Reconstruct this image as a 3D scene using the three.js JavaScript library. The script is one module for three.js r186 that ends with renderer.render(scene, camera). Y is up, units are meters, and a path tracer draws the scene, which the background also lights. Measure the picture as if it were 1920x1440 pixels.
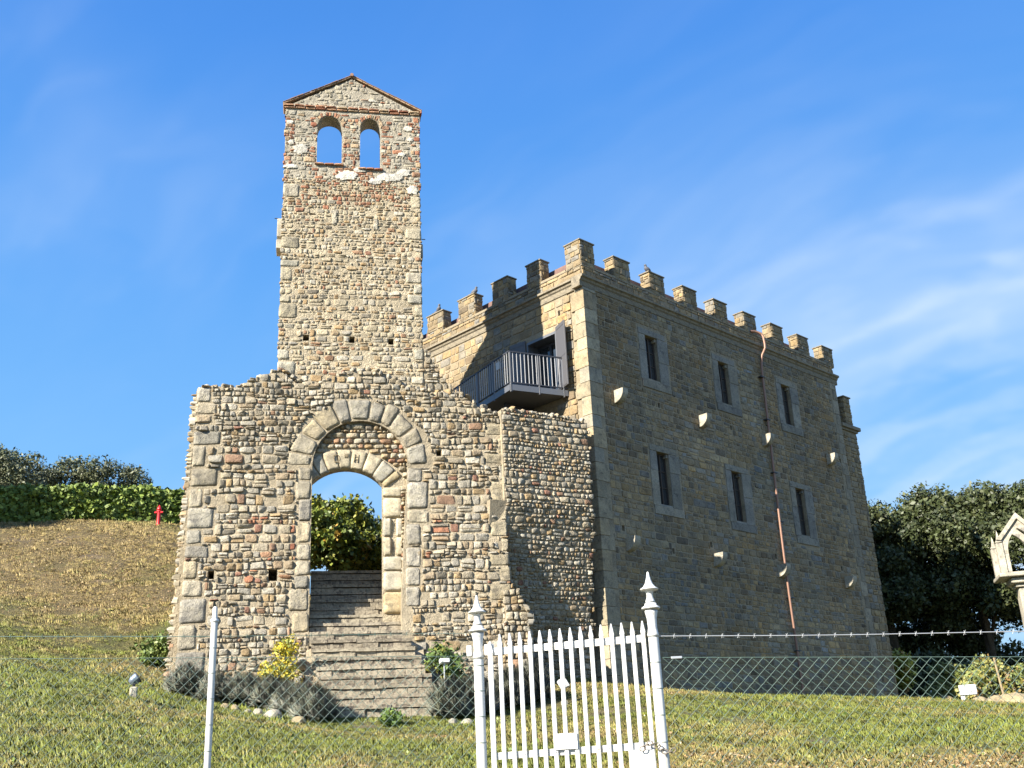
import * as THREE from 'three';
import { mergeGeometries } from 'three/addons/utils/BufferGeometryUtils.js';
import { RoundedBoxGeometry } from 'three/addons/geometries/RoundedBoxGeometry.js';

// ------------------------------------------------------------------ camera, sky, sun, exposure
const R = THREE.MathUtils.degToRad, EY = 1.6;               // heights below are measured from the eye, which is 1.6 m above the road
const scene = new THREE.Scene();
const camera = new THREE.PerspectiveCamera(39.09, 4 / 3, 0.1, 3000);
{
  const p = R(20.288), r = R(-2.705), cp = Math.cos(p), sp = Math.sin(p), c = Math.cos(r), s = Math.sin(r);
  const rt = new THREE.Vector3(1, 0, 0), up = new THREE.Vector3(0, cp, sp), bk = new THREE.Vector3(0, -sp, cp);
  const x = rt.clone().multiplyScalar(c).addScaledVector(up, s), y = up.clone().multiplyScalar(c).addScaledVector(rt, -s);
  camera.quaternion.setFromRotationMatrix(new THREE.Matrix4().makeBasis(x, y, bk));
  camera.position.set(0, EY, 0);
}
const renderer = new THREE.WebGLRenderer({ antialias: true });
renderer.toneMapping = THREE.LinearToneMapping;
renderer.toneMappingExposure = 2.6;
renderer.shadowMap.enabled = true;

// ------------------------------------------------------------------ random numbers and noise
const rng = (a) => () => { a |= 0; a = (a + 0x6D2B79F5) | 0; let t = Math.imul(a ^ (a >>> 15), 1 | a); t = (t + Math.imul(t ^ (t >>> 7), 61 | t)) ^ t; return ((t ^ (t >>> 14)) >>> 0) / 4294967296; };
const hash2 = (i, j) => { let n = Math.imul(i, 374761393) + Math.imul(j, 668265263) | 0; n = Math.imul(n ^ (n >>> 13), 1274126177); return ((n ^ (n >>> 16)) >>> 0) / 4294967296; };
const mod = (a, n) => ((a % n) + n) % n;
function noise(x, y, per = 0) {
  const i = Math.floor(x), j = Math.floor(y), f = x - i, g = y - j, a = f * f * (3 - 2 * f), b = g * g * (3 - 2 * g);
  const h = per ? (p, q) => hash2(mod(p, per), mod(q, per)) : hash2;
  return (h(i, j) * (1 - a) + h(i + 1, j) * a) * (1 - b) + (h(i, j + 1) * (1 - a) + h(i + 1, j + 1) * a) * b;
}
function fbm(x, y, o = 4, per = 0) { let s = 0, a = 0.5, t = 0; for (let k = 0; k < o; k++) { s += a * noise(x + k * 17.3 * (per ? 0 : 1), y + k * 9.1 * (per ? 0 : 1), per); t += a; x *= 2; y *= 2; per *= 2; a *= 0.5; } return s / t; }
const lerp = (a, b, t) => a + (b - a) * t, clamp = (x, a = 0, b = 1) => Math.min(b, Math.max(a, x)), smooth = (a, b, x) => { const t = clamp((x - a) / (b - a)); return t * t * (3 - 2 * t); };

const SKY = 0.455;
// sky: clear blue air with thin streaks of high cloud
{
  const W = 2048, H = 1024, d = new Float32Array(W * H * 4);
  const stops = [[-90, .2, .3, .4], [-2, .32, .52, .72], [0, .46, .69, .88], [8, .29, .57, .88], [16, .185, .46, .86], [26, .115, .355, .81], [38, .070, .262, .73], [60, .030, .135, .46], [90, .024, .11, .38]];
  for (let j = 0; j < H; j++) for (let i = 0; i < W; i++) {
    const el = ((j + .5) / H - .5) * Math.PI, ph = ((i + .5) / W - .5) * 2 * Math.PI, e = el * 180 / Math.PI;
    const x = Math.cos(ph) * Math.cos(el), z = Math.sin(ph) * Math.cos(el), y = Math.sin(el);
    let k = 0; while (k < stops.length - 2 && stops[k + 1][0] < e) k++;
    const t = clamp((e - stops[k][0]) / (stops[k + 1][0] - stops[k][0]));
    const c = [1, 2, 3].map((q) => lerp(stops[k][q], stops[k + 1][q], t));
    if (y > 0.01) {
      const q = 1 / (y + .12), px = x * q, pz = z * q;                                    // a sheet of cirrus high above
      const a = px * .72 + pz * .69, b = px * -.69 + pz * .72;
      const w1 = fbm(a * 1.4 + 3, b * 1.1 + 1.7, 4), w2 = fbm(a * 3.1 + 11, b * 3.3 + 5, 4), big = smooth(.22, .62, fbm(px * .5 + 23.927, pz * .5 + 25.459, 3)) * .97 + .03;
      const fib = fbm(a * 3.2 + w1 * 3.4 + w2 * .8, b * 11 + w1 * 6 + w2 * 1.5, 6), veil = fbm(a * 1.3 + w2, b * 2.4 + w1 * 2, 5), tuft = fbm(a * 9 + w2 * 2, b * 16 + w2 * 3, 5);
      const cl = clamp(big * (.10 + smooth(.28, .80, veil) * .62 + smooth(.40, .85, fib) * .34 + smooth(.5, .9, tuft) * .16 - .08) * smooth(0, .12, y)) * .72;
      c[0] = lerp(c[0], .76, cl); c[1] = lerp(c[1], .86, cl); c[2] = lerp(c[2], .96, cl);
    }
    const o = (j * W + i) * 4; d[o] = c[0] * SKY; d[o + 1] = c[1] * SKY; d[o + 2] = c[2] * SKY; d[o + 3] = 1;
  }
  const t = new THREE.DataTexture(d, W, H, THREE.RGBAFormat, THREE.FloatType);
  t.mapping = THREE.EquirectangularReflectionMapping; t.magFilter = t.minFilter = THREE.LinearFilter; t.wrapS = THREE.RepeatWrapping; t.needsUpdate = true;
  scene.background = t; scene.environment = t;
}

// the sun stands behind the camera to the left, just behind the plane of the castle's long wall
const sun = new THREE.DirectionalLight(new THREE.Color(1, .93, .80), 5);
{
  const az = R(46.2), e = R(30), s = new THREE.Vector3(Math.sin(az) * Math.cos(e), -Math.sin(e), -Math.cos(az) * Math.cos(e));
  sun.target.position.set(0, 6, -26); sun.position.copy(sun.target.position).addScaledVector(s, -90);
  sun.castShadow = true; sun.shadow.mapSize.set(4096, 4096); sun.shadow.radius = 1;
  Object.assign(sun.shadow.camera, { left: -45, right: 45, top: 45, bottom: -45, near: 1, far: 250 });
  scene.add(sun, sun.target);
}

// ------------------------------------------------------------------ helpers
const used = {};
const numbered = (n) => { const k = used[n] = (used[n] ?? -1) + 1; return k ? `${n}_${String(k).padStart(3, '0')}` : n; };
function tag(o, label, category, group, kind) { Object.assign(o.userData, { label, category }); if (group) o.userData.group = group; if (kind) o.userData.kind = kind; return o; }
function thing(name, label, category, [x, h, z] = [0, 0, 0], turn = 0, group) {
  const g = new THREE.Group(); g.name = numbered(name); g.position.set(x, h + EY, z); g.rotation.y = turn; scene.add(g); return tag(g, label, category, group);
}
function boxUV(g, s = 1.1) { const p = g.attributes.position, n = g.attributes.normal, uv = new Float32Array(p.count * 2); for (let i = 0; i < p.count; i++) { const x = Math.abs(n.getX(i)), y = Math.abs(n.getY(i)), z = Math.abs(n.getZ(i)), a = x > y && x > z ? [p.getZ(i), p.getY(i)] : y > z ? [p.getX(i), p.getZ(i)] : [p.getX(i), p.getY(i)]; uv[i * 2] = a[0] / s; uv[i * 2 + 1] = a[1] / s; } g.setAttribute('uv', new THREE.BufferAttribute(uv, 2)); }
function part(name, geo, m, parent, y = 0) { if (m.map && !m.vertexColors && m.userData.keepUV === undefined && !geo.userData.own) { if (geo.index && geo.type !== 'TubeGeometry' && geo.type !== 'LatheGeometry') boxUV(geo); else if (!geo.index) boxUV(geo); } const o = new THREE.Mesh(geo, m); o.name = name; o.position.y = y; o.castShadow = o.receiveShadow = true; parent.add(o); return o; }
function solo(name, geo, m, label, category, group, pos = [0, 0, 0], turn = 0) { const o = new THREE.Mesh(geo, m); o.name = numbered(name); o.position.set(pos[0], pos[1] + EY, pos[2]); o.rotation.y = turn; o.castShadow = o.receiveShadow = true; scene.add(o); return tag(o, label, category, group); }
const clean = (gs) => mergeGeometries(gs.map((g) => { const k = g.index ? g.toNonIndexed() : g; for (const a of Object.keys(k.attributes)) if (!['position', 'normal', 'uv'].includes(a)) k.deleteAttribute(a); return k; }));
const box = (x0, x1, y0, y1, z0, z1) => { const g = new THREE.BoxGeometry(x1 - x0, y1 - y0, z1 - z0); g.translate((x0 + x1) / 2, (y0 + y1) / 2, (z0 + z1) / 2); return g; };
const rbox = (x0, x1, y0, y1, z0, z1, r = .01) => { const g = new RoundedBoxGeometry(x1 - x0, y1 - y0, z1 - z0, 1, r); g.translate((x0 + x1) / 2, (y0 + y1) / 2, (z0 + z1) / 2); return g; };
const bar = (a, b, r, n = 6, r2 = r) => { const A = new THREE.Vector3(...a), B = new THREE.Vector3(...b), g = new THREE.CylinderGeometry(r2, r, A.distanceTo(B), n); g.applyQuaternion(new THREE.Quaternion().setFromUnitVectors(new THREE.Vector3(0, 1, 0), B.clone().sub(A).normalize())); g.translate((A.x + B.x) / 2, (A.y + B.y) / 2, (A.z + B.z) / 2); return g; };
const tube = (pts, r, n = 8, seg = pts.length * 6) => new THREE.TubeGeometry(new THREE.CatmullRomCurve3(pts.map((p) => new THREE.Vector3(...p))), seg, r, n);
const lathe = (pts, n = 16) => new THREE.LatheGeometry(pts.map((p) => new THREE.Vector2(...p)), n);
function prism(pts, z0, z1, holes = [], uvs = 1) {            // an outline in x, y pushed through z0..z1
  const s = new THREE.Shape(pts.map((p) => new THREE.Vector2(...p)));
  for (const h of holes) s.holes.push(new THREE.Path(h.map((p) => new THREE.Vector2(...p))));
  const g = new THREE.ExtrudeGeometry(s, { depth: z1 - z0, bevelEnabled: false, curveSegments: 8 }); g.translate(0, 0, z0); return g;
}
const rect = (u0, u1, v0, v1) => [[u0, v0], [u1, v0], [u1, v1], [u0, v1]];
const inPoly = (p, u, v) => { let c = false; for (let i = 0, j = p.length - 1; i < p.length; j = i++) if ((p[i][1] > v) !== (p[j][1] > v) && u < (p[j][0] - p[i][0]) * (v - p[i][1]) / (p[j][1] - p[i][1]) + p[i][0]) c = !c; return c; };
const inRect = (r, u, v) => u > r[0] && u < r[1] && v > r[2] && v < r[3];
const pol = (az, D) => [D * Math.sin(R(az)), -D * Math.cos(R(az))];

// ------------------------------------------------------------------ textures and materials
function tex(size, fn, srgb = true) {
  const d = new Uint8Array(size * size * 4);
  for (let j = 0; j < size; j++) for (let i = 0; i < size; i++) { const c = fn(i / size, j / size), o = (j * size + i) * 4; for (let k = 0; k < 3; k++) d[o + k] = 255 * clamp(c[k]); d[o + 3] = 255; }
  const t = new THREE.DataTexture(d, size, size); t.wrapS = t.wrapT = THREE.RepeatWrapping; t.magFilter = THREE.LinearFilter; t.minFilter = THREE.LinearMipmapLinearFilter; t.generateMipmaps = true;
  if (srgb) t.colorSpace = THREE.SRGBColorSpace; t.needsUpdate = true; return t;
}
const gray = (v) => [v, v, v];
const stoneTex = tex(1024, (x, y) => {
  const a = fbm(x * 6, y * 6, 4, 6), b = fbm(x * 40 , y * 40, 3, 40), c = fbm(x * 120, y * 120, 2, 120), l = smooth(.58, .70, fbm(x * 14, y * 14, 3, 14)), k = .5 * smooth(.60, .76, fbm(x * 9, y * 9, 4, 9)) + .4 * smooth(.68, .76, fbm(x * 30, y * 30, 3, 30));
  const v = .78 + .24 * a + .20 * (b - .5) + .22 * (c - .5);
  return [lerp(v * 1.0, .93, l * .45) - k * .26, lerp(v * .985, .91, l * .45) - k * .25, lerp(v * .96, .84, l * .45) - k * .22];
});
const stoneBump = tex(1024, (x, y) => gray(.5 * fbm(x * 10, y * 10, 4, 10) + .35 * fbm(x * 48, y * 48, 3, 48) + .15 * fbm(x * 160, y * 160, 2, 160)), false);
const mortarTex = tex(512, (x, y) => { const a = fbm(x * 5, y * 5, 4, 5), b = fbm(x * 60, y * 60, 3, 60); const v = .76 + .24 * a + .3 * (b - .5); return [v, v * .985, v * .96]; });
const mortarBump = tex(512, (x, y) => gray(.5 * fbm(x * 9, y * 9, 4, 9) + .5 * fbm(x * 70, y * 70, 3, 70)), false);
const pebbleTex = tex(1024, (x, y) => { const a = fbm(x * 5, y * 5, 3, 5), b = fbm(x * 30, y * 30, 3, 30), p = smooth(.58, .66, fbm(x * 24, y * 24, 2, 24)), q = smooth(.62, .7, fbm(x * 17, y * 17, 2, 17)); const v = .66 + .25 * a + .3 * (b - .5); return [lerp(v, .86, p * .7) - q * .2, lerp(v * .96, .83, p * .7) - q * .2, lerp(v * .9, .78, p * .7) - q * .18]; });
const grassTex = tex(1024, (x, y) => { const a = fbm(x * 8, y * 8, 4, 8), b = fbm(x * 90, y * 90, 3, 90), v = .55 + .35 * a + .5 * (b - .5); return [v, v, v * .96]; });
const paintTex = tex(512, (x, y) => { const a = fbm(x * 8, y * 8, 4, 8), r = smooth(.66, .74, fbm(x * 22, y * 22, 4, 22)), d = smooth(.5, .8, fbm(x * 5, y * 5, 3, 5)) * .1, v = .97 - d - .06 * (a - .5); return [v - r * .10, v - r * .13, v * .99 - r * .17]; });
const std = (o) => new THREE.MeshStandardMaterial({ roughness: .92, metalness: 0, ...o });
const rgb = (r, g, b) => new THREE.Color().setRGB(r, g, b);
const M = {
  stone: std({ vertexColors: true, map: stoneTex, bumpMap: stoneBump, bumpScale: .045 }),
  dressed: std({ vertexColors: true, map: stoneTex, bumpMap: stoneBump, bumpScale: .012 }),
  mortar: std({ color: rgb(.44, .38, .28), map: mortarTex, bumpMap: mortarBump, bumpScale: .035 }),
  paleMortar: std({ color: rgb(.62, .54, .40), map: mortarTex, bumpMap: mortarBump, bumpScale: .09 }),
  castleMortar: std({ color: rgb(.37, .315, .225), map: mortarTex, bumpMap: mortarBump, bumpScale: .02 }),
  step: std({ color: rgb(.43, .37, .29), map: pebbleTex, bumpMap: pebbleTex, bumpScale: .035 }),
  iron: std({ color: rgb(.055, .06, .075), roughness: .55, metalness: .35 }),
  ironLight: std({ color: rgb(.16, .165, .18), roughness: .45, metalness: .4 }),
  galv: std({ color: rgb(.42, .42, .43), roughness: .45, metalness: .35 }),
  shutter: std({ color: rgb(.12, .115, .12), roughness: .5, metalness: .25 }),
  glass: new THREE.MeshPhysicalMaterial({ color: rgb(.03, .035, .04), roughness: .06, metalness: 0, clearcoat: 1, clearcoatRoughness: .04 }),
  wood: std({ color: rgb(.05, .035, .025), roughness: .8 }),
  roof: std({ color: rgb(.20, .115, .10), roughness: .7, map: mortarTex }),
  tile: std({ color: rgb(.33, .20, .14), map: mortarTex }),
  copper: std({ color: rgb(.27, .15, .105), roughness: .5, metalness: .3 }),
  white: std({ color: rgb(.70, .70, .70), roughness: .5, map: paintTex }),
  red: std({ color: rgb(.62, .02, .025), roughness: .4 }),
  wire: std({ color: rgb(.10, .155, .135), roughness: .45 }),
  steel: std({ color: rgb(.55, .56, .57), roughness: .4, metalness: .6 }),
  bark: std({ color: rgb(.10, .075, .05), map: stoneTex, bumpMap: stoneBump, bumpScale: .04 }),
  leaf: std({ color: rgb(1, 1, 1), roughness: .55, side: THREE.DoubleSide }),
  marble: std({ color: rgb(.50, .47, .40), map: stoneTex, bumpMap: stoneBump, bumpScale: .008 }),
  pigeon: std({ color: rgb(.10, .105, .125), roughness: .7 }),
};

// ------------------------------------------------------------------ stones: irregular blocks laid one by one
class MB {
  constructor() { this.p = []; this.i = []; this.c = []; this.u = []; }
  get n() { return this.p.length / 3; }
  v(x, y, z, c, u, w) { this.p.push(x, y, z); this.c.push(c[0], c[1], c[2]); this.u.push(u, w); return this.n - 1; }
  f(...t) { this.i.push(...t); }
  geo() {
    const g = new THREE.BufferGeometry();
    g.setAttribute('position', new THREE.Float32BufferAttribute(this.p, 3)); g.setAttribute('color', new THREE.Float32BufferAttribute(this.c, 3)); g.setAttribute('uv', new THREE.Float32BufferAttribute(this.u, 2));
    g.setIndex(this.i); g.computeVertexNormals(); return g;
  }
}
const flat = (u, v, w) => [u, v, w];
function stone(mb, s) {                                       // s: q four corners (u, v), anticlockwise from lower left; col; bulge; back; p squareness; n points; gap; jit
  const { q, col, rnd, map = flat } = s, n = s.n ?? 9, p = s.p ?? 4, gap = s.gap ?? .012, jit = s.jit ?? .12, bulge = s.bulge ?? .05, back = s.back ?? -.07, inner = s.inner ?? .62;
  const W = (Math.abs(q[1][0] - q[0][0]) + Math.abs(q[2][0] - q[3][0])) / 2, H = (Math.abs(q[3][1] - q[0][1]) + Math.abs(q[2][1] - q[1][1])) / 2;
  const kx = Math.max(.4, 1 - 2 * gap / W), ky = Math.max(.4, 1 - 2 * gap / H), ox = rnd() * 7, oy = rnd() * 7, turn = rnd() * .6;
  const bl = (x, y) => { const a = (x + 1) / 2, b = (y + 1) / 2; return [0, 1].map((k) => (q[0][k] * (1 - a) + q[1][k] * a) * (1 - b) + (q[3][k] * (1 - a) + q[2][k] * a) * b); };
  const rings = [[back, 1], [bulge * .45, .975], [bulge, inner]], id = [];
  const out = [];
  for (let i = 0; i < n; i++) { const t = (i + turn) / n * 2 * Math.PI + (rnd() - .5) * .25, a = Math.cos(t), b = Math.sin(t), k = 1 - jit * rnd(); out.push([Math.sign(a) * Math.abs(a) ** (2 / p) * k * kx, Math.sign(b) * Math.abs(b) ** (2 / p) * k * ky]); }
  const tint = () => { const f = 1 + (rnd() - .5) * .16; return col.map((c) => c * f); };
  const tx = (rnd() - .5) * bulge * (s.tilt ?? 1.2), ty = (rnd() - .5) * bulge * (s.tilt ?? 1.2);
  for (const [w, k] of rings) { const ring = []; for (const [x, y] of out) { const [u, v] = bl(x * k, y * k), z = w > 0 ? w * (1 + (rnd() - .5) * .5) + tx * x + ty * y : w; ring.push(mb.v(...map(u, v, z), tint(), (u + ox) / 1.1, (v + oy) / 1.1)); } id.push(ring); }
  const [cu, cv] = bl((rnd() - .5) * .3, (rnd() - .5) * .3), c = mb.v(...map(cu, cv, bulge * (1.02 + rnd() * .15)), tint(), (cu + ox) / 1.1, (cv + oy) / 1.1);
  for (let r = 0; r < 2; r++) for (let i = 0; i < n; i++) { const j = (i + 1) % n; mb.f(id[r][i], id[r][j], id[r + 1][j], id[r][i], id[r + 1][j], id[r + 1][i]); }
  for (let i = 0; i < n; i++) mb.f(id[2][i], id[2][(i + 1) % n], c);
}
function block(mb, s) {                                       // a large weathered stone: a worn, uneven face on a chipped outline
  const { q, col, rnd, map = flat } = s, G = s.grid ?? 7, bulge = s.bulge ?? .04, back = s.back ?? -.2, o = rnd() * 50, rows = [], tilt = [(rnd() - .5) * .035, (rnd() - .5) * .03], chip = s.chip ?? .02;
  const bl = (a, b) => [0, 1].map((k) => (q[0][k] * (1 - a) + q[1][k] * a) * (1 - b) + (q[3][k] * (1 - a) + q[2][k] * a) * b), W = Math.hypot(q[1][0] - q[0][0], q[1][1] - q[0][1]), H = Math.hypot(q[3][0] - q[0][0], q[3][1] - q[0][1]);
  const c0 = [.06, .06].map(() => rnd() * chip * 2.2);
  for (let j = -1; j <= G + 1; j++) { const row = []; for (let i = -1; i <= G + 1; i++) {
    const rim = i < 0 || j < 0 || i > G || j > G, gi = clamp(i, 0, G) / G, gj = clamp(j, 0, G) / G, e = Math.min(Math.min(gi, 1 - gi) * W, Math.min(gj, 1 - gj) * H);
    const [u0, v0] = bl(gi, gj), ed = Math.min(gi, 1 - gi, gj, 1 - gj) < 1e-6, cor = ed && (gi < .01 || gi > .99) && (gj < .01 || gj > .99), n1 = fbm(u0 * 5 + o, v0 * 5 + o, 3) - .5, n2 = fbm(u0 * 5 - o, v0 * 5 + 2 * o, 3) - .5, m = ed ? chip * (.4 + 1.6 * fbm(u0 * 7 + o, v0 * 7, 2)) + (cor ? c0[0] + .01 : 0) : 0;
    const a = gi < .5 ? gi + m / W : gi - m / W, b = gj < .5 ? gj + m / H : gj - m / H, [u, v] = bl(ed ? (gi < .01 || gi > .99 ? a : gi) : gi + n1 * .05, ed ? (gj < .01 || gj > .99 ? b : gj) : gj + n2 * .05);
    const w = rim ? back : bulge * smooth(-.02, .05, e) + (ed ? -.004 : (n1 + .4 * (fbm(u * 16 + o, v * 16, 2) - .5)) * (s.rough ?? .05) + tilt[0] * (gi - .5) * 2 + tilt[1] * (gj - .5) * 2), f = 1 + (fbm(u * 3 + o, v * 3 - o, 3) - .5) * .5 + (rnd() - .5) * .08;
    row.push(mb.v(...map(u, v, w), col.map((c) => c * f), (u + o) / 1.1, (v + o) / 1.1));
  } rows.push(row); }
  for (let j = 0; j + 1 < rows.length; j++) for (let i = 0; i + 1 < rows.length; i++) { const c = (j === 0 || j === rows.length - 2) && (i === 0 || i === rows.length - 2); if (c) continue; mb.f(rows[j][i], rows[j][i + 1], rows[j + 1][i + 1], rows[j][i], rows[j + 1][i + 1], rows[j + 1][i]); }
}
function courses({ u0, u1, v0, v1, h, a, wob = .03, split = .15, tall = .08, rnd, ok }) {   // uneven courses of stones; ok(u, v) says where wall is
  const out = [], vs = [v0]; while (vs[vs.length - 1] < v1) vs.push(vs[vs.length - 1] + lerp(h[0], h[1], rnd() ** 1.2) * (typeof h[2] === 'function' ? h[2](vs[vs.length - 1]) : 1));
  const s0 = rnd() * 90, B = (k, u) => vs[k] + ((fbm(u * .8 + s0, k * 3.7 + s0, 3) - .5) * 1.3 + (noise(u * 3.1 + s0, k * 5.3) - .5) * .8) * wob;
  for (let k = 0; k + 1 < vs.length; k++) {
    let u = u0 - rnd() * .2; const H = vs[k + 1] - vs[k];
    while (u < u1) {
      const w = Math.max(.07, H * lerp(a[0], a[1], rnd() ** 1.5)), e = u + w, r = rnd(), j = () => (rnd() - .5) * H * .14;
      const q = [[u + j(), B(k, u)], [e + j(), B(k, e)], [e + j(), B(k + 1, e)], [u + j(), B(k + 1, u)]];
      if (r < split && H > .1) { const m = lerp(.35, .65, rnd()), l = [q[0][0], lerp(q[0][1], q[3][1], m)], g = [q[1][0], lerp(q[1][1], q[2][1], m)]; out.push([q[0], q[1], g, l], [l, g, q[2], q[3]]); } else if (r > 1 - tall && w > H * 1.3) { const m = lerp(.4, .6, rnd()), b = [lerp(q[0][0], q[1][0], m), lerp(q[0][1], q[1][1], m)], t = [lerp(q[3][0], q[2][0], m), lerp(q[3][1], q[2][1], m)]; out.push([q[0], b, t, q[3]], [b, q[1], q[2], t]); } else out.push(q);
      u = e;
    }
  }
  return out.map((q) => trim(q, ok)).filter(Boolean);
}
function trim(q, ok) {                                         // keeps the longest stretch of a stone that lies on the wall
  const vm = (q[0][1] + q[1][1] + q[2][1] + q[3][1]) / 4, l = (q[0][0] + q[3][0]) / 2, r = (q[1][0] + q[2][0]) / 2, d = Math.abs(q[3][1] - q[0][1]) * .32;
  const good = (u) => ok(u, vm - d) && ok(u, vm + d) && ok(u, vm), n = Math.max(4, Math.ceil((r - l) / .014)); let best = [0, -1], run = -1;
  for (let i = 0; i <= n + 1; i++) { if (i <= n && good(lerp(l, r, i / n))) { if (run < 0) run = i; } else if (run >= 0) { if (i - 1 - run > best[1] - best[0]) best = [run, i - 1]; run = -1; } }
  if (best[0] === 0 && best[1] === n) return q;
  const a = lerp(l, r, best[0] / n), b = lerp(l, r, best[1] / n); if (b - a < .055) return null;
  return [[a, q[0][1]], [b, q[1][1]], [b, q[2][1]], [a, q[3][1]]];
}
function fillGaps(qs, ok, u0, u1, v0, v1, rnd) {              // small packing stones wherever the courses left the mortar bare
  const c = .025, nu = Math.ceil((u1 - u0) / c), nv = Math.ceil((v1 - v0) / c), g = new Uint8Array(nu * nv), out = [];
  for (const q of qs) { const us = q.map((p) => p[0]), vs = q.map((p) => p[1]); for (let j = Math.max(0, Math.floor((Math.min(...vs) - v0) / c)); j < Math.min(nv, (Math.max(...vs) - v0) / c); j++) for (let i = Math.max(0, Math.floor((Math.min(...us) - u0) / c)); i < Math.min(nu, (Math.max(...us) - u0) / c); i++) g[j * nu + i] = 1; }
  const free = (i, j) => i < nu && j < nv && !g[j * nu + i] && ok(u0 + (i + .5) * c, v0 + (j + .5) * c);
  for (let j = 0; j < nv; j++) for (let i = 0; i < nu; i++) if (free(i, j)) {
    const mw = 4 + Math.floor(rnd() * 7), mh = 4 + Math.floor(rnd() * 5); let h = 1; while (h < mh && free(i, j + h)) h++; let w = 1; grow: while (w < mw) { for (let k = 0; k < h; k++) if (!free(i + w, j + k)) break grow; w++; }
    if (w > 1 && h > 1) { for (let b = 0; b < h; b++) for (let a = 0; a < w; a++) g[(j + b) * nu + i + a] = 1; const x = u0 + i * c, y = v0 + j * c; out.push(rect(x, x + w * c, y, y + h * c)); }
  }
  return out;
}
const areaOf = (q) => Math.abs((q[2][0] - q[0][0]) * (q[3][1] - q[1][1]) - (q[3][0] - q[1][0]) * (q[2][1] - q[0][1])) / 2;
function lay(list, parent, name, rest, m, y, most = 300) {    // the largest as meshes of their own, the remainder joined
  list.sort((a, b) => areaOf(b.q) * (b.seen ?? 1) - areaOf(a.q) * (a.seen ?? 1));
  const last = new MB();
  list.forEach((s, i) => { const mb = i < most ? new MB() : last; stone(mb, s); if (i < most) part(name, mb.geo(), m, parent, y); });
  if (last.n) part(rest, last.geo(), m, parent, y).userData.kind = 'stuff';
}
const calm = (l, k = .74) => l.map(([w, r, g, b]) => { const m = (r + g + b) / 3; return [w, lerp(m, r, k), lerp(m, g, k), lerp(m, b, k)]; });
const pick = (rnd, list) => { let t = 0; for (const l of list) t += l[0]; let r = rnd() * t; for (const l of list) { r -= l[0]; if (r <= 0) { const f = .82 + rnd() * .36; return [l[1] * f, l[2] * f, l[3] * f]; } } return list[0].slice(1); };
const RUBBLE = calm([[34, .46, .39, .27], [20, .42, .385, .31], [14, .44, .335, .20], [9, .44, .30, .13], [3, .36, .20, .11], [1.5, .38, .17, .10], [14, .55, .50, .40], [7, .30, .265, .2]]);
const PALE = calm([[34, .50, .43, .30], [14, .46, .42, .34], [14, .47, .35, .20], [8, .46, .31, .15], [5, .40, .23, .13], [1.5, .40, .19, .11], [10, .60, .55, .45], [4, .30, .26, .20]], .85);
const BRICK = [[10, .42, .20, .12], [7, .46, .27, .17], [3, .37, .15, .09], [5, .48, .36, .24]];
const GREY = [[14, .37, .35, .30], [10, .42, .38, .30], [6, .33, .31, .27], [4, .45, .39, .28]];
const ASHLAR = calm([[24, .33, .255, .155], [16, .29, .24, .165], [14, .37, .285, .165], [8, .27, .25, .21], [3, .26, .25, .23], [7, .37, .27, .14], [6, .2, .16, .11]], .98);

// ------------------------------------------------------------------ the ground: a lawn that climbs to the castle and a mound on the left
const ctrl = [[0, 4, -1.62], [0, 0, -1.6], [-6, 0, -1.45], [7, 0, -1.75], [-14, 0, -.6], [16, 0, -2.2], [.3, -7.1, -.8], [-3.5, -7.2, -.62], [3.5, -7, -.95], [9, -7, -1.2], [-9, -8, -.05],
  [-5, -12, .36], [-.2, -14.5, .19], [5.1, -13, -.08], [9, -14, -.15], [-6.99, -19.8, 1.72], [-12, -20, 3.0], [-16, -22, 4.6], [-3.16, -23.1, 1.42], [-4.4, -23.3, 1.5], [-1.32, -23.6, 1.36], [.3, -25.2, 1.85], [3.5, -25, 1.72], [8, -26, 1.3], [12, -28, 1.25],
  [3.5, -29.25, 2.1], [7, -32.8, 2.12], [11.9, -37.4, 2.12], [15.5, -36, 1.6], [20, -40, 1.7], [16, -44, 2.1], [4, -38, 2.3], [-7.7, -25, 2.55], [-9.5, -27.5, 3.5], [-11.5, -31, 5.2], [-13.5, -36.5, 7.9], [-14.6, -43.5, 10.75], [-12.4, -44.6, 10.4], [-20.4, -41.2, 10.55], [-18, -35, 7.6], [-16, -30, 5.6], [-26, -38, 10.6], [-25, -30, 7.6], [-22, -48, 11.3],
  [-4.6, -29.6, 4.6], [-6, -34, 5.6], [-7, -45, 6.2], [-2, -45, 4.5], [-40, -60, 12], [-10, -75, 7], [30, -70, 2.0], [45, -40, 1.2], [40, -10, -2], [-40, -10, 2], [0, 40, -3], [-60, -120, 10], [60, -120, 0], [0, -130, 3], [-120, 0, 2], [120, 0, -3], [0, 120, -6]];
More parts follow.
